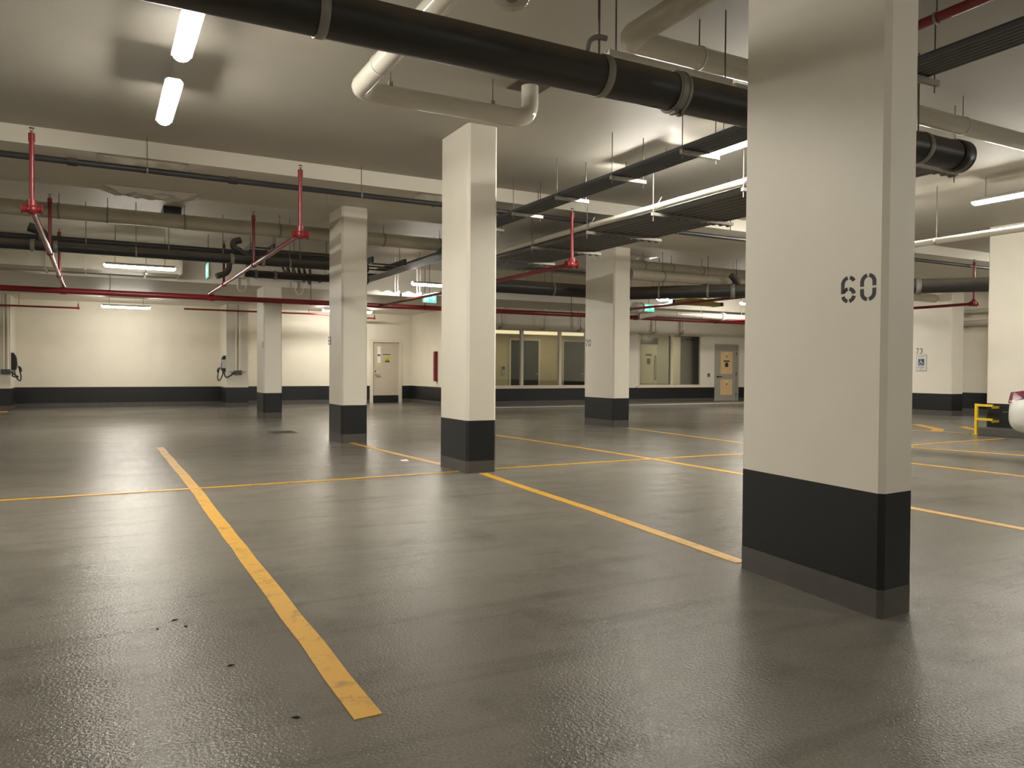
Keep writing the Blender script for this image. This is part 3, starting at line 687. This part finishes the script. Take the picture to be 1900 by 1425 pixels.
# big dark drain past the column 70, turning off at 45 degrees
d4 = pipe('drain_pipe', [(6.45, 14.85, 3.02), (10.9, 14.85, 3.02), (16.5, 8.96, 3.02)], .15, M['iron'], 'thick dark drain pipe behind the column 70, bending towards the white car', bend=.4, seg=22)
for p_, q_ in (((7.2, 14.85), 0), ((9.0, 14.85), 0)):
    MB().ring((*p_, 3.02), 0, .151, .04, .008, 22).build('pipe_strap', M['strap'], d4)
    MB().cyl((*p_, 3.17), (*p_, ZL), .008, 6).build('hanger_rod', M['rod'], d4)
dd = Vector((5.6, -5.89, 0)).normalized(); nn = Vector((dd.y, -dd.x, 0))
def diag_ring(t_, w=.05, th=.014, name='pipe_strap', m=None):
    c = Vector((10.9, 14.85, 3.02))+dd*t_; vs = []
    for s_ in (-w/2, w/2):
        for rr_ in (.151, .151+th):
            vs += [c+dd*s_+nn*(rr_*math.cos(2*math.pi*k/22))+Vector((0, 0, rr_*math.sin(2*math.pi*k/22))) for k in range(22)]
    fs = []
    for k in range(22):
        j = (k+1) % 22
        fs += [(22+k, 22+j, 66+j, 66+k), (k, j, 22+j, 22+k), (44+k, 44+j, 66+j, 66+k), (k, j, 44+j, 44+k)]
    MB().add(vs, fs, True).build(name, m or M['strap'], d4)
    return c
for t_ in (.9, 2.0, 5.4):
    c = diag_ring(t_); MB().cyl((c.x, c.y, 3.18), (c.x, c.y, ZL if c.y > YB else ZC), .008, 6).build('hanger_rod', M['rod'], d4)
for t_ in (2.55, 2.95, 5.9, 6.3): diag_ring(t_, .10, .02, 'band_coupling')
MB().tube([(12.75, 12.95, 3.05), (12.62, 12.9, 3.26), (12.5, 12.9, 3.34)], .07, 12).build('branch_elbow', M['iron'], d4)

# far white pipe with coupling, above the red main
w4 = pipe('white_pipe', [(14.64, 18.3, 2.925), (22.3, 18.3, 2.925)], .09, M['pvc'], 'white pipe with a coupling hung above the red main near the grey door', seg=18)
MB().tube([(14.15, 18.38, 2.83), (14.33, 18.3, 2.89), (14.66, 18.3, 2.925)], .12, 16).build('elbow', M['pvc'], w4)
MB().cyl((17.32, 18.3, 2.925), (17.46, 18.3, 2.925), .125, 18).build('coupling', M['pvc'], w4)
for x in (15.5, 16.5, 18.2):
    MB().ring((x, 18.3, 2.925), 0, .091, .03, .006, 16).build('clamp_ring', M['whitemetal'], w4)
    MB().cyl((x, 18.3, 3.015), (x, 18.3, ZL), .008, 6).build('hanger_rod', M['whitemetal'], w4)
w5 = pipe('white_pipe', [(11.25, -2.0, 3.2), (11.25, 9.6, 3.2)], .05, M['pvc'], 'slim white pipe running over the white car beside the strip light')
for y in (1.5, 4.6, 7.3): hanger(w5, (11.25, y, 3.2), .05, ZC, 1, .02, M['galv'])
w6 = pipe('white_pipe', [(22.5, 9.0, 3.0), (22.5, 20.5, 3.0)], .06, M['pvc'], 'upper white pipe along the far end wall past the column 73')
w7 = pipe('white_pipe', [(22.5, 9.0, 2.66), (22.5, 20.5, 2.66)], .07, M['pvc'], 'lower white pipe along the far end wall past the column 73')
for w_ in (w6, w7):
    z = 3.0 if w_ is w6 else 2.66
    for y in (11, 14, 17): MB().box(22.48, XR-.003, y-.015, y+.015, z-.12, z-.09).box(22.49, 22.51, y-.015, y+.015, z-.12, z-.05).build('bracket', M['galv'], w_)

# ------------------------------------------------------------------ sprinkler system
mn = pipe('sprinkler_main', [(XL, 18.72, 2.8), (XR, 18.72, 2.8)], .062, M['red'], 'long red sprinkler main crossing the whole hall below the ceiling services', 'sprinkler pipe', seg=18)
for x in (.25, 4.55, 7.5, 12.0, 18.6):
    MB().ring((x, 18.72, 2.8), 0, .063, .025, .006, 18).build('clamp_ring', M['red'], mn)
    MB().cyl((x, 18.72, 2.865), (x, 18.72, ZL), .009, 6).build('hanger_rod', M['rod'], mn)
for x in (-.62, 2.30, 14.3): MB().cyl((x-.06, 18.72, 2.8), (x+.06, 18.72, 2.8), .075, 18).build('tee_fitting', M['red'], mn)
def head(parent, x, y, z):
    h = MB().cyl((x, y, z), (x, y, z+.03), .014, 8).build('sprinkler_head', M['rod'], parent)
    MB().cyl((x, y, z+.055), (x, y, z+.059), .026, 12).tube([(x-.012, y, z+.03), (x-.016, y, z+.045), (x, y, z+.057)], .003, 5).tube([(x+.012, y, z+.03), (x+.016, y, z+.045), (x, y, z+.057)], .003, 5).build('deflector', M['rod'], h)
def branch(x, y0, ys, za, label, yend=18.66, top=3.70, r=.034):
    if x == 6.29: top = 3.57
    t = thing('sprinkler_branch', (x, y0, za), label, 'sprinkler pipe', 'sprinkler branches')
    MB().cyl((x, y0, za), (x, yend, za), r, 14).build('branch_pipe', M['red'], t)
    MB().sphere((x, y0, za), r*1.75, 14, 8).cyl((x-.09, y0, za), (x+.09, y0, za), r*1.1, 12).cyl((x-.10, y0, za), (x-.085, y0, za), r*1.6, 12).cyl((x+.085, y0, za), (x+.10, y0, za), r*1.6, 12).cyl((x, y0, za), (x, y0+.1, za), r*1.45, 12).cyl((x, y0, za), (x, y0, za+.1), r*1.4, 12).build('elbow_fitting', M['red'], t)
    for y in ys:
        zt = top
        s = MB().cyl((x, y, za), (x, y, zt), .024, 12).build('riser', M['red'], t)
        MB().cyl((x, y, zt-.09), (x, y, zt), .032, 12).build('reducer', M['red'], s)
        head(s, x, y, zt)
    for y in ys[1:]: MB().cyl((x, y-.06, za), (x, y+.06, za), r*1.4, 12).build('tee_fitting', M['red'], t)
    return t
branch(-.61, 9.75, (9.75, 13.35, 16.6), 2.89, 'red sprinkler branch with risers at the open left end of the hall', 18.72)
branch(2.26, 9.85, (9.85, 13.15, 16.5), 2.89, 'red sprinkler branch slanting in front of the column 68', 18.72)
branch(6.29, 9.81, (9.81,), 2.79, 'red sprinkler branch dropping beside the wide conduit rack', 18.72)
branch(12.9, 9.4, (9.4,), 2.89, 'dark red sprinkler branch crossing above the glazed vestibule', 18.72)
branch(17.44, 10.41, (10.41,), 2.76, 'red sprinkler branch in front of the column 73', 18.72)
o = pipe('red_pipe', [(5.05, -2.0, 3.62), (5.05, 4.05, 3.62)], .034, M['red'], 'dark red pipe high on the ceiling past the wide column')
for y in (.5, 3.3): hanger(o, (5.05, y, 3.62), .034, ZC, 1, .02)
def wall_branch(x0, x1, y, z, label, tip):
    o = pipe('red_pipe', [(x0, y, z), (x1, y, z)], .026, M['red'], label, 'sprinkler pipe', group='red pipes along the back wall')
    if tip:
        x = x1 if tip > 0 else x0
        MB().sphere((x, y, z), .04, 12, 8).cyl((x, y, z), (x, y, z+.10), .022, 10).build('end_fitting', M['red'], o)
        head(o, x, y, z+.10)
    n = max(1, int((x1-x0)/2.2))
    for k in range(n):
        x = x0+(x1-x0)*(k+.5)/n
        MB().cyl((x, y, z), (x, y, ZB), .007, 6).build('hanger_rod', M['rod'], o)
wall_branch(-6.0, -.45, 24.45, 2.83, 'thin red pipe under the soffit crossing the charger pier, ending short of the strip light', 1)
wall_branch(2.25, 7.1, 24.5, 2.93, 'thin red pipe under the soffit running behind the distant columns', 0)
wall_branch(7.35, 8.3, 25.3, 2.92, 'short thin red pipe with an upturned end above the beige door', 1)

# ------------------------------------------------------------------ other overhead items
d = B(-7.0, 1.6, 17.75, 18.45, 3.18, 3.52).build('air_duct', M['insul'], None, (-2.7, 18.1, 3.18)); tag(d, 'flat beige air duct under the lower slab at the open left end', 'air duct')
for x in (-5, -2.6, -.2, 1.55): MB().box(x-.02, x+.02, 17.73, 18.47, 3.16, 3.54).build('duct_flange', M['galv'], d)
for x in (-3.5, -.9, .9):
    for y in (17.7, 18.5): MB().cyl((x, y, 3.16), (x, y, ZL), .007, 6).build('hanger_rod', M['rod'], d)
    MB().box(x-.02, x+.02, 17.68, 18.52, 3.13, 3.16).build('strut', M['galv'], d)
d = B(8.2, 15.5, 16.9, 17.6, 3.34, 3.66).build('air_duct', M['insul'], None, (11.8, 17.5, 3.3)); tag(d, 'flat beige air duct above the red main before the vestibule', 'air duct')
for x in (9.5, 11.5, 13.5): MB().box(x-.02, x+.02, 16.88, 17.62, 3.32, 3.68).build('duct_flange', M['galv'], d)
for x in (10, 12.6):
    for y in (16.85, 17.65): MB().cyl((x, y, 3.30), (x, y, ZL), .007, 6).build('hanger_rod', M['rod'], d)
    MB().box(x-.02, x+.02, 16.83, 17.67, 3.29, 3.32).build('strut', M['galv'], d)

def foil(x0, x1, y0, y1, label):
    mb = MB(); nx, ny = 26, 14; rs = random.Random(int(x0*100)+3)
    ph = [rs.uniform(0, 6.28) for _ in range(6)]
    for top in (0, 1):
        for j in range(ny+1):
            for i in range(nx+1):
                u, v = i/nx, j/ny
                e = min(u, 1-u, v, 1-v)*6; e = max(0, min(1, e))
                h = (math.sin(u*9+v*17+ph[0])+math.sin(u*21-v*9+ph[1])+.7*math.sin(u*33+v*25+ph[2])+.6*rs.uniform(-1, 1))*.017+.060
                z = ZL-(.004+e*h if not top else 0)
                mb.v.append(Vector((x0+(x1-x0)*u, y0+(y1-y0)*v, z)))
    n = nx+1
    for j in range(ny):
        for i in range(nx):
            mb.f.append([j*n+i, j*n+i+1, (j+1)*n+i+1, (j+1)*n+i]); mb.smooth.append(True)
    o = mb.build('foil_patch', M['foil'], None, ((x0+x1)/2, (y0+y1)/2, ZL)); mb = None
    tag(o, label, 'foil sheet', 'foil patches on the slab')
foil(.0, 1.05, 10.78, 11.25, 'crumpled foil patch on the slab edge left of the slanting sprinkler branch')
foil(4.25, 5.1, 10.78, 11.3, 'crumpled foil patch on the slab edge just left of the unnumbered column')
foil(.05, 1.4, 12.5, 13.0, 'long crumpled foil patch above the thick beige pipe')
foil(10.2, 11.4, 14.1, 14.6, 'crumpled foil patch on the slab just past the column 70')
v = B(.95, 1.22, 13.68, 14.25, 3.70, 3.82).build('vent_box', M['blackplastic'], None, (1.08, 13.8, 3.66)); tag(v, 'small dark vent box fixed to the slab above the beige pipe', 'vent box')
for k in range(4): B(.97, 1.20, 13.74+.13*k, 13.79+.13*k, 3.692, 3.70).build('louvre', M['darkpipe'], v)

# corrugated cable tray near the crosswise strip light
def zigtray(x0, x1, label):
    n = max(2, int((x1-x0)/.13)); y0, y1, zb, zt = 17.0, 17.12, 2.91, 3.02
    top = []
    for k in range(n+1):
        top.append((x0+(x1-x0)*k/n, zt if k % 2 else zt-.06))
    o = MB().extrude([(x0, zb), (x1, zb)]+top[::-1], 1, y0, y0+.03).box(x0, x1, y0, y1+.2, zb-.015, zb).build('cable_tray', M['whitemetal'], None, ((x0+x1)/2, y0, zb)); tag(o, label, 'cable tray', 'corrugated trays')
    for x in (x1-.03, x1-.10): MB().box(x-.012, x+.012, y0+.03, y0+.06, zb, ZL).build('hanger_strap', M['whitemetal'], o)
zigtray(5.2, 6.18, 'white corrugated tray with a post, left of the crosswise strip light')
zigtray(6.24, 6.72, 'shorter white corrugated tray beside the crosswise strip light')
t = thing('cable_ladder', (2.55, 14.6, 3.3), 'dark cable ladder slanting away above the thick dark pipes', 'cable ladder')
for x in (2.42, 2.78): MB().box(x-.015, x+.015, 14.15, 17.0, 3.34, 3.42).build('side_rail', M['conduit'], t)
for k in range(8): MB().box(2.42, 2.78, 14.4+.33*k-.015, 14.4+.33*k+.015, 3.35, 3.38).build('rung', M['conduit'], t)
for y in (14.3, 16.4):
    for x in (2.40, 2.80): MB().cyl((x, y, 3.34), (x, y, ZL), .006, 6).build('hanger_rod', M['rod'], t)
t = thing('cable_ladder', (5.0, 15.4, 3.2), 'dark cable ladder with pale plates, seen between the columns above the beige door', 'cable ladder')
for x in (4.62, 5.28): MB().box(x-.02, x+.02, 14.2, 18.2, 3.22, 3.34).build('side_rail', M['conduit'], t)
for k in range(9): MB().box(4.62, 5.28, 14.5+.42*k-.02, 14.5+.42*k+.02, 3.23, 3.26).build('rung', M['conduit'], t)
for y in (15.2, 16.7): MB().box(4.66, 5.24, y, y+.5, 3.205, 3.22).build('cover_plate', M['galv'], t)
for y in (14.6, 17.6):
    for x in (4.60, 5.30): MB().cyl((x, y, 3.22), (x, y, ZL), .006, 6).build('hanger_rod', M['rod'], t)
t = thing('cable_bundle', (4.2, 16.2, 3.2), 'tangle of dark cables hanging just left of the column 68', 'cables')
for k in range(5):
    x = 3.15+.12*k; MB().tube([(x, 15.4+.1*k, 3.45), (x+.1, 15.7, 3.20-.04*k), (x+.3, 16.2, 3.12-.05*k), (x+.45, 16.9, 3.35)], .022, 8, .2).build('cable', M['blackplastic'], t)
MB().box(3.0, 4.1, 15.35, 15.45, 3.45, 3.50).cyl((3.05, 15.4, 3.5), (3.05, 15.4, ZL), .007, 6).cyl((4.05, 15.4, 3.5), (4.05, 15.4, ZL), .007, 6).build('support_bar', M['rod'], t)
for x, lab in ((2.97, 'pale U shaped strap under the soffit, left of the most distant column'), (4.30, 'pale U shaped strap under the soffit, right of the most distant column')):
    o = MB().ring((x, 18.85, 3.08), 1, .085, .05, .012, 16, math.pi, 2*math.pi).box(x-.097, x-.085, 18.825, 18.875, 3.08, 3.30).box(x+.085, x+.097, 18.825, 18.875, 3.08, 3.30).build('hanger_strap', M['signwhite'], None, (x, 18.85, 3.0)); tag(o, lab, 'strap', 'U straps under the soffit')
    MB().box(x-.11, x+.11, 18.82, 18.95, 3.29, 3.31).build('fixing_plate', M['galv'], o)

# exit signs
def exit_sign(x, y, z, face, label, w=.34, h=.20):
    t = thing('exit_sign', (x, y, z), label, 'exit sign', 'green exit signs')
    ax = Vector((1, 0, 0)) if face == 'y' else Vector((0, -1, 0)); nm = Vector((0, -1, 0)) if face == 'y' else Vector((-1, 0, 0))
    def slab(u0, u1, v0, v1, d0, d1, nme, m, par):
        vs = [Vector((x, y, z))+ax*u+Vector((0, 0, v))+nm*d for d in (d0, d1) for v in (v0, v1) for u in (u0, u1)]
        return MB().add(vs, [(0, 2, 3, 1), (4, 5, 7, 6), (0, 1, 5, 4), (2, 6, 7, 3), (0, 4, 6, 2), (1, 3, 7, 5)]).build(nme, m, par)
    slab(-w/2-.015, w/2+.015, -.015, h+.015, -.03, .02, 'housing', M['whitemetal'], t)
    f = slab(-w/2, w/2, 0, h, .02, .024, 'sign_face', M['green'], t)
    mb = MB()
    def poly(pts):
        mb.add([Vector((x, y, z))+ax*(u*w)+Vector((0, 0, v*h))+nm*.0255 for u, v in pts], [list(range(len(pts)))])
    # door outline with running figure, then the arrow
    poly([(-.42, .1), (-.37, .1), (-.37, .88), (-.42, .88)]); poly([(-.37, .82), (-.12, .82), (-.12, .88), (-.37, .88)]); poly([(-.17, .1), (-.12, .1), (-.12, .82), (-.17, .82)])
    poly(arc(-.24, .74, .03, .06, 0, 330, 8)); poly([(-.30, .64), (-.22, .66), (-.24, .42), (-.31, .42)]); poly([(-.31, .42), (-.25, .42), (-.32, .14), (-.36, .16)]); poly([(-.27, .42), (-.23, .42), (-.19, .22), (-.22, .20)])
    poly([(-.02, .45), (.28, .45), (.28, .55), (-.02, .55)]); poly([(.20, .78), (.28, .78), (.44, .5), (.36, .5)]); poly([(.20, .22), (.36, .5), (.44, .5), (.28, .22)])
    mb.build('running_figure_and_arrow', M['pictowhite'], f)
    top = ZC if y < YB else (ZL if y < YS else ZB)
    MB().cyl((x, y, z+h+.015), (x, y, top), .008, 6).build('hanger_rod', M['rod'], t)
exit_sign(1.93, 16.2, 2.98, 'x', 'green exit sign seen edge on, beside the crosswise strip light', .36, .26)
exit_sign(7.33, 18.0, 2.88, 'y', 'green exit sign with running figure and arrow, left of the unnumbered column')
exit_sign(14.15, 17.9, 2.93, 'y', 'green exit sign beside the oval light and yellow bar', .36, .20)
o = MB().cyl((13.62, 17.9, 3.02), (13.90, 17.9, 3.02), .15, 18).cyl((13.75, 17.9, 3.17), (13.75, 17.9, ZL), .01, 6).build('junction_drum', M['pvc'], None, (13.76, 17.9, 3.02)); tag(o, 'white drum shaped fitting touching the green exit sign by the oval light', 'fitting')
MB().ring((13.66, 17.9, 3.02), 0, .151, .03, .008, 18).ring((13.86, 17.9, 3.02), 0, .151, .03, .008, 18).build('drum_band', M['galv'], o)
# clearance bar
o = MB().extrude([(13.35, 2.99), (15.1, 2.99), (15.1, 3.05), (14.4, 3.15), (14.0, 3.15), (13.35, 3.07)], 1, 15.9, 16.25).build('clearance_bar', M['bar'], None, (14.2, 16.1, 2.99)); tag(o, 'dull yellow clearance bar hung before the vestibule', 'clearance bar')
for x in (13.6, 14.85): MB().tube([(x, 16.1, 3.08), (x, 16.1, ZL)], .008, 6).build('hanger_rod', M['galv'], o)
for x in (13.37, 15.08): MB().box(x-.04, x+.04, 15.88, 16.27, 2.98, 3.08).build('end_cap', M['blackplastic'], o)

# dome camera
t = thing('dome_camera', (2.66, 4.98, ZC), 'clear security dome hanging from the ceiling at the top edge', 'camera')
MB().cyl((2.66, 4.98, 3.99), (2.66, 4.98, ZC), .09, 20).build('mount', M['whitemetal'], t)
MB().cyl((2.66, 4.98, 3.95), (2.66, 4.98, 3.99), .165, 28).build('rim', M['whitemetal'], t)
MB().sphere((2.66, 4.98, 3.95), .155, 28, 10, .85, 'low').build('dome', M['dome'], t)
MB().sphere((2.66, 4.98, 3.93), .05, 14, 8).build('lens_ball', M['strap'], t)

# drop pipes above the vestibule windows
for x, lab in ((11.05, 'white drop pipe with a spray head above the glazing, first from the unnumbered column'), (12.58, 'white drop pipe with a spray head above the middle vestibule pane'), (13.95, 'white drop pipe with a spray head above the glazing beside the column 70'),
               (17.05, 'white drop pipe above the dark transom in the window nearest the grey door'), (18.25, 'white drop pipe above the bright panel in the window nearest the grey door')):
    o = MB().cyl((x, 21.15, 2.46), (x, 21.15, ZB), .045, 14).build('drop_pipe', M['whitemetal'], None, (x, 21.15, 2.46)); tag(o, lab, 'pipe', 'drop pipes above the windows')
    MB().tube([(x, 21.15, 2.50), (x-.09, 21.15, 2.50)], .025, 10).sphere((x-.11, 21.15, 2.49), .045, 12, 8).build('spray_head', M['galv'], o)
# hose cabinet on the return wall
t = B(9.90, 9.994, 23.80, 23.93, .80, 1.80).build('hose_cabinet', M['red'], None, (9.95, 23.8, .8)); tag(t, 'narrow red upright cabinet on the return wall beside the unnumbered column', 'fire cabinet')
B(9.892, 9.90, 23.81, 23.92, .83, 1.77).build('cabinet_door', M['red'], t)
B(9.88, 9.892, 23.83, 23.845, 1.25, 1.36).build('door_handle', M['galv'], t)

# ------------------------------------------------------------------ EV chargers on the piers
def charger(x, y, sgn, label, front):
    t = thing('wall_charger', (x, y, 1.0), label, 'car charger', 'chargers on the wall piers')
    s = sgn
    MB().extrude([(x, 1.10), (x+s*.07, 1.08), (x+s*.12, 1.14), (x+s*.13, 1.30), (x+s*.10, 1.50), (x+s*.05, 1.58), (x, 1.58)], 1, y-.11, y+.11).build('charger_body', M['blackplastic'], t)
    MB().extrude([(x+s*.134, 1.22), (x+s*.139, 1.22), (x+s*.118, 1.46), (x+s*.111, 1.46)], 1, y-.07, y+.07).box(min(x, x+s*.115), max(x, x+s*.115), y-.114, y-.11, 1.20, 1.46).build('front_plate', M[front], t)
    MB().tube([(x+s*.07, y-.02, 1.10), (x+s*.08, y-.04, .98), (x+s*.14, y-.05, .86), (x+s*.20, y-.02, .80), (x+s*.22, y+.03, .92), (x+s*.18, y+.05, 1.12), (x+s*.16, y+.02, 1.22)], .018, 8, .08).build('charging_cable', M['blackplastic'], t)
    MB().tube([(x+s*.16, y, 1.20), (x+s*.21, y, 1.16), (x+s*.21, y, 1.06)], .03, 10, .03).build('plug', M['blackplastic'], t)
charger(-2.055, 25.0, 1, 'black car charger with coiled cable on the pier at the open left end', 'blackplastic')
charger(3.455, 24.95, -1, 'black and silver car charger on the pier beside the most distant column', 'silver')
def feed(x0, label, sgn):
    t = thing('conduit_feed', (x0, 24.7, 1.0), label, 'conduit', 'charger feeds')
    for k in range(2): MB().cyl((x0+.09*k, 24.72, 1.13), (x0+.09*k, 24.72, ZB), .025, 10).build('conduit', M['trim'], t)
    MB().box(x0-.06, x0+.15, 24.64, 24.745, 1.0, 1.13).build('junction_box', M['conduit'], t)
    MB().box(x0-.22, x0+.30, 24.70, 24.745, 1.085, 1.105).build('mounting_bar', M['galv'], t)
    e = (x0+.15, 24.70, 1.07) if sgn > 0 else (x0-.06, 24.70, 1.07)
    q = (-2.03, 24.80, .93) if sgn > 0 else (3.43, 24.85, .93)
    MB().tube([e, (e[0]+sgn*.10, 24.68, .98), (e[0]+sgn*.20, 24.68, .92), q, (q[0]+sgn*.02, q[1]+.08, 1.10)], .02, 8, .08).build('flexible_cable', M['blackplastic'], t)
    return t
feed(-2.21, 'pair of pale conduits with a grey box feeding the charger at the open left end', 1)
feed(3.745, 'pair of pale conduits with a grey box feeding the charger by the most distant column', -1)

# ------------------------------------------------------------------ floor items
t = thing('guard_rail', (15.08, 8.95, 0), 'yellow steel guard rail before the column plinth', 'guard rail')
def g(mb, n): bevel(mb.build(n, M['guard'], t), .004)
g(B(15.06, 15.11, 8.89, 8.94, 0, .60), 'post'); g(B(15.03, 15.14, 8.86, 8.97, 0, .012), 'foot_plate')
for z in (.55, .28):
    g(B(15.062, 15.108, 8.60, 8.89, z, z+.045), 'rail')
    g(B(15.108, 15.298, 8.60, 8.645, z-.035, z+.01), 'return_arm')
p = MB().add([(3.50, 9.50, .004), (3.58, 9.47, .003), (3.60, 9.60, .012), (3.51, 9.63, .004), (3.50, 9.50, 0), (3.58, 9.47, 0), (3.60, 9.60, .008), (3.51, 9.63, 0)], [(0, 1, 2, 3), (7, 6, 5, 4), (0, 4, 5, 1), (1, 5, 6, 2), (2, 6, 7, 3), (3, 7, 4, 0)]).build('paper_scrap', M['paper'], None, (3.55, 9.55, 0))
tag(p, 'white scrap of paper on the floor by the short yellow line', 'paper')
t = thing('drain_cover', (3.05, 14.8, 0), 'dark floor drain cover in the floor beside the column 68', 'drain cover')
MB().box(2.82, 3.30, 14.55, 14.62, 0, .004).box(2.82, 3.30, 15.0, 15.07, 0, .004).box(2.82, 2.88, 14.62, 15.0, 0, .004).box(3.24, 3.30, 14.62, 15.0, 0, .004).build('frame', M['grate'], t)
gr = MB()
for k in range(8): gr.box(2.88, 3.24, 14.63+.047*k, 14.65+.047*k, 0, .003)
gr.build('grating', M['grate'], t)
for k, (x, y, a, lab) in enumerate(((.32, 3.96, .4, 'dark leaf scrap on the floor left of the long yellow line, the curled one'), (.24, 3.86, 1.2, 'dark leaf scrap beside the curled one'), (.36, 3.84, 2.0, 'thin dark leaf scrap, closest to the yellow line of the three'),
                               (.47, 3.25, .2, 'lone dark leaf scrap nearer the camera than the group of three'), (.60, 2.66, 2.6, 'dark leaf scrap beside the near part of the long yellow line'))):
    c, s = math.cos(a), math.sin(a)
    pts = [(-.016, 0, .001), (0, .006, .006), (.018, .001, .002), (0, -.006, .005)]
    P = [(x+c*u-s*v, y+s*u+c*v, w) for u, v, w in pts]
    o = MB().add(P+[(a_, b_, 0) for a_, b_, _ in P], [(0, 1, 2, 3), (7, 6, 5, 4), (0, 4, 5, 1), (1, 5, 6, 2), (2, 6, 7, 3), (3, 7, 4, 0)]).build('leaf_scrap', M['scrap'], None, (x, y, 0))
    tag(o, lab, 'leaf', 'leaf scraps on the floor')

# ------------------------------------------------------------------ parked white car
def car(xc, y_tail, label):
    t = thing('car', (xc, y_tail-2.3, 0), label, 'car')
    # stations measured from the tail forward (towards -Y): (dist, half width, z bottom, z shoulder, z deck)
    S = [(0.00, .52, .42, .62, .66), (0.05, .70, .30, .70, .84), (.22, .83, .23, .76, .99), (.60, .89, .21, .80, 1.04), (1.3, .90, .20, .80, .98), (2.3, .90, .20, .80, .95), (3.3, .89, .20, .78, .95),
         (3.9, .87, .21, .74, .90), (4.35, .80, .24, .66, .76), (4.52, .66, .32, .56, .62), (4.58, .45, .42, .52, .55)]
    mb = MB(); n = None
    for d_, w, zb, zs, zd in S:
        half = [(w*.80, zb), (w*.96, zb+.10), (w, (zb+zs)/2), (w*.98, zs), (w*.86, zd-.02), (w*.5, zd+.01), (0, zd+.015)]
        ring = [(xc+a, y_tail-d_, b) for a, b in half] + [(xc-a, y_tail-d_, b) for a, b in half[-2::-1]]
        n = len(ring); mb.v += [Vector(p) for p in ring]
    for i in range(len(S)-1):
        for k in range(n): mb.f.append([i*n+k, i*n+(k+1) % n, (i+1)*n+(k+1) % n, (i+1)*n+k]); mb.smooth.append(True)
    mb.f.append(list(range(n))); mb.smooth.append(False); mb.f.append([(len(S)-1)*n+k for k in range(n)]); mb.smooth.append(False)
    b = mb.build('body', M['car'], t); sm = b.modifiers.new('subsurf', 'SUBSURF'); sm.levels = 2; sm.render_levels = 2
    # glasshouse
    G = [(.45, .74, .98, 1.00), (.95, .68, .98, 1.30), (1.5, .62, .96, 1.43), (2.2, .62, .95, 1.44), (2.75, .66, .94, 1.30), (3.35, .74, .93, .96)]
    for nm, m_, k0 in (('windows', 'carglass', 1.0), ):
        mb = MB()
        for d_, w, zb, zt in G:
            mb.v += [Vector((xc+s*a, y_tail-d_, z)) for s, a, z in ((1, .80, zb-.05), (1, w, zt), (-1, w, zt), (-1, .80, zb-.05))]
        for i in range(len(G)-1):
            for k in range(3): mb.f.append([i*4+k, i*4+k+1, (i+1)*4+k+1, (i+1)*4+k]); mb.smooth.append(False)
        mb.f.append([0, 1, 2, 3]); mb.f.append([20, 21, 22, 23]); mb.smooth += [False, False]
        mb.build('windows', M['carglass'], t)
    MB().add([(xc+s*w, y_tail-d_, z+.012+o_) for o_ in (0, .02) for d_, z, w in ((.95, 1.30, .69), (1.5, 1.43, .63), (2.2, 1.44, .63), (2.75, 1.30, .67)) for s in (1, -1)],
             [(0, 1, 3, 2), (2, 3, 5, 4), (4, 5, 7, 6), (8, 10, 11, 9), (10, 12, 13, 11), (12, 14, 15, 13), (0, 2, 10, 8), (2, 4, 12, 10), (4, 6, 14, 12), (1, 9, 11, 3), (3, 11, 13, 5), (5, 13, 15, 7), (0, 8, 9, 1), (6, 7, 15, 14)]).build('roof', M['car'], t)
    for s in (1, -1):
        # wrap-round tail lens: wide at the top, tapering downward along the bumper shoulder
        A = [(.60, .030, .89), (.72, .075, .90), (.80, .165, .91), (.86, .32, .93), (.875, .50, .945)]
        Bt = [(.62, .012, .72), (.735, .045, .735), (.815, .15, .755), (.885, .34, .82), (.905, .50, .905)]
        vs = [(xc+s*(a-.075), y_tail-d_+.0, z) for a, d_, z in A] + [(xc+s*(a-.075), y_tail-d_+.0, z) for a, d_, z in Bt]
        vs += [(xc+s*(a-.16), y_tail-d_-.06, z) for a, d_, z in A] + [(xc+s*(a-.16), y_tail-d_-.06, z) for a, d_, z in Bt]
        fs = [(i, i+1, 6+i, 5+i) for i in range(4)] + [(10+i, 11+i, 16+i, 15+i) for i in range(4)] + [(i, i+1, 11+i, 10+i) for i in range(4)] + [(5+i, 6+i, 16+i, 15+i) for i in range(4)] + [(0, 5, 15, 10), (4, 9, 19, 14)]
        q = MB().add(vs, fs).build('tail_light', M['tail'], t); q['label'] = 'dark red tail light'
        for d_ in (1.0, 3.65):
            x = xc+s*.80
            w_ = MB().cyl((x-.10, y_tail-d_, .32), (x+.10, y_tail-d_, .32), .32, 28).build('wheel', M['tyre'], t)
            MB().cyl((x+s*.10-.012, y_tail-d_, .32), (x+s*.10+.012, y_tail-d_, .32), .21, 20).build('rim', M['silver'], w_)
    MB().box(xc-.80, xc+.80, y_tail-.06, y_tail-.035, .585, .593).build('bumper_seam', M['blackplastic'], t)
    return t
car(13.22, 6.98, 'white car with dark red tail lights parked before the yellow guard rail')
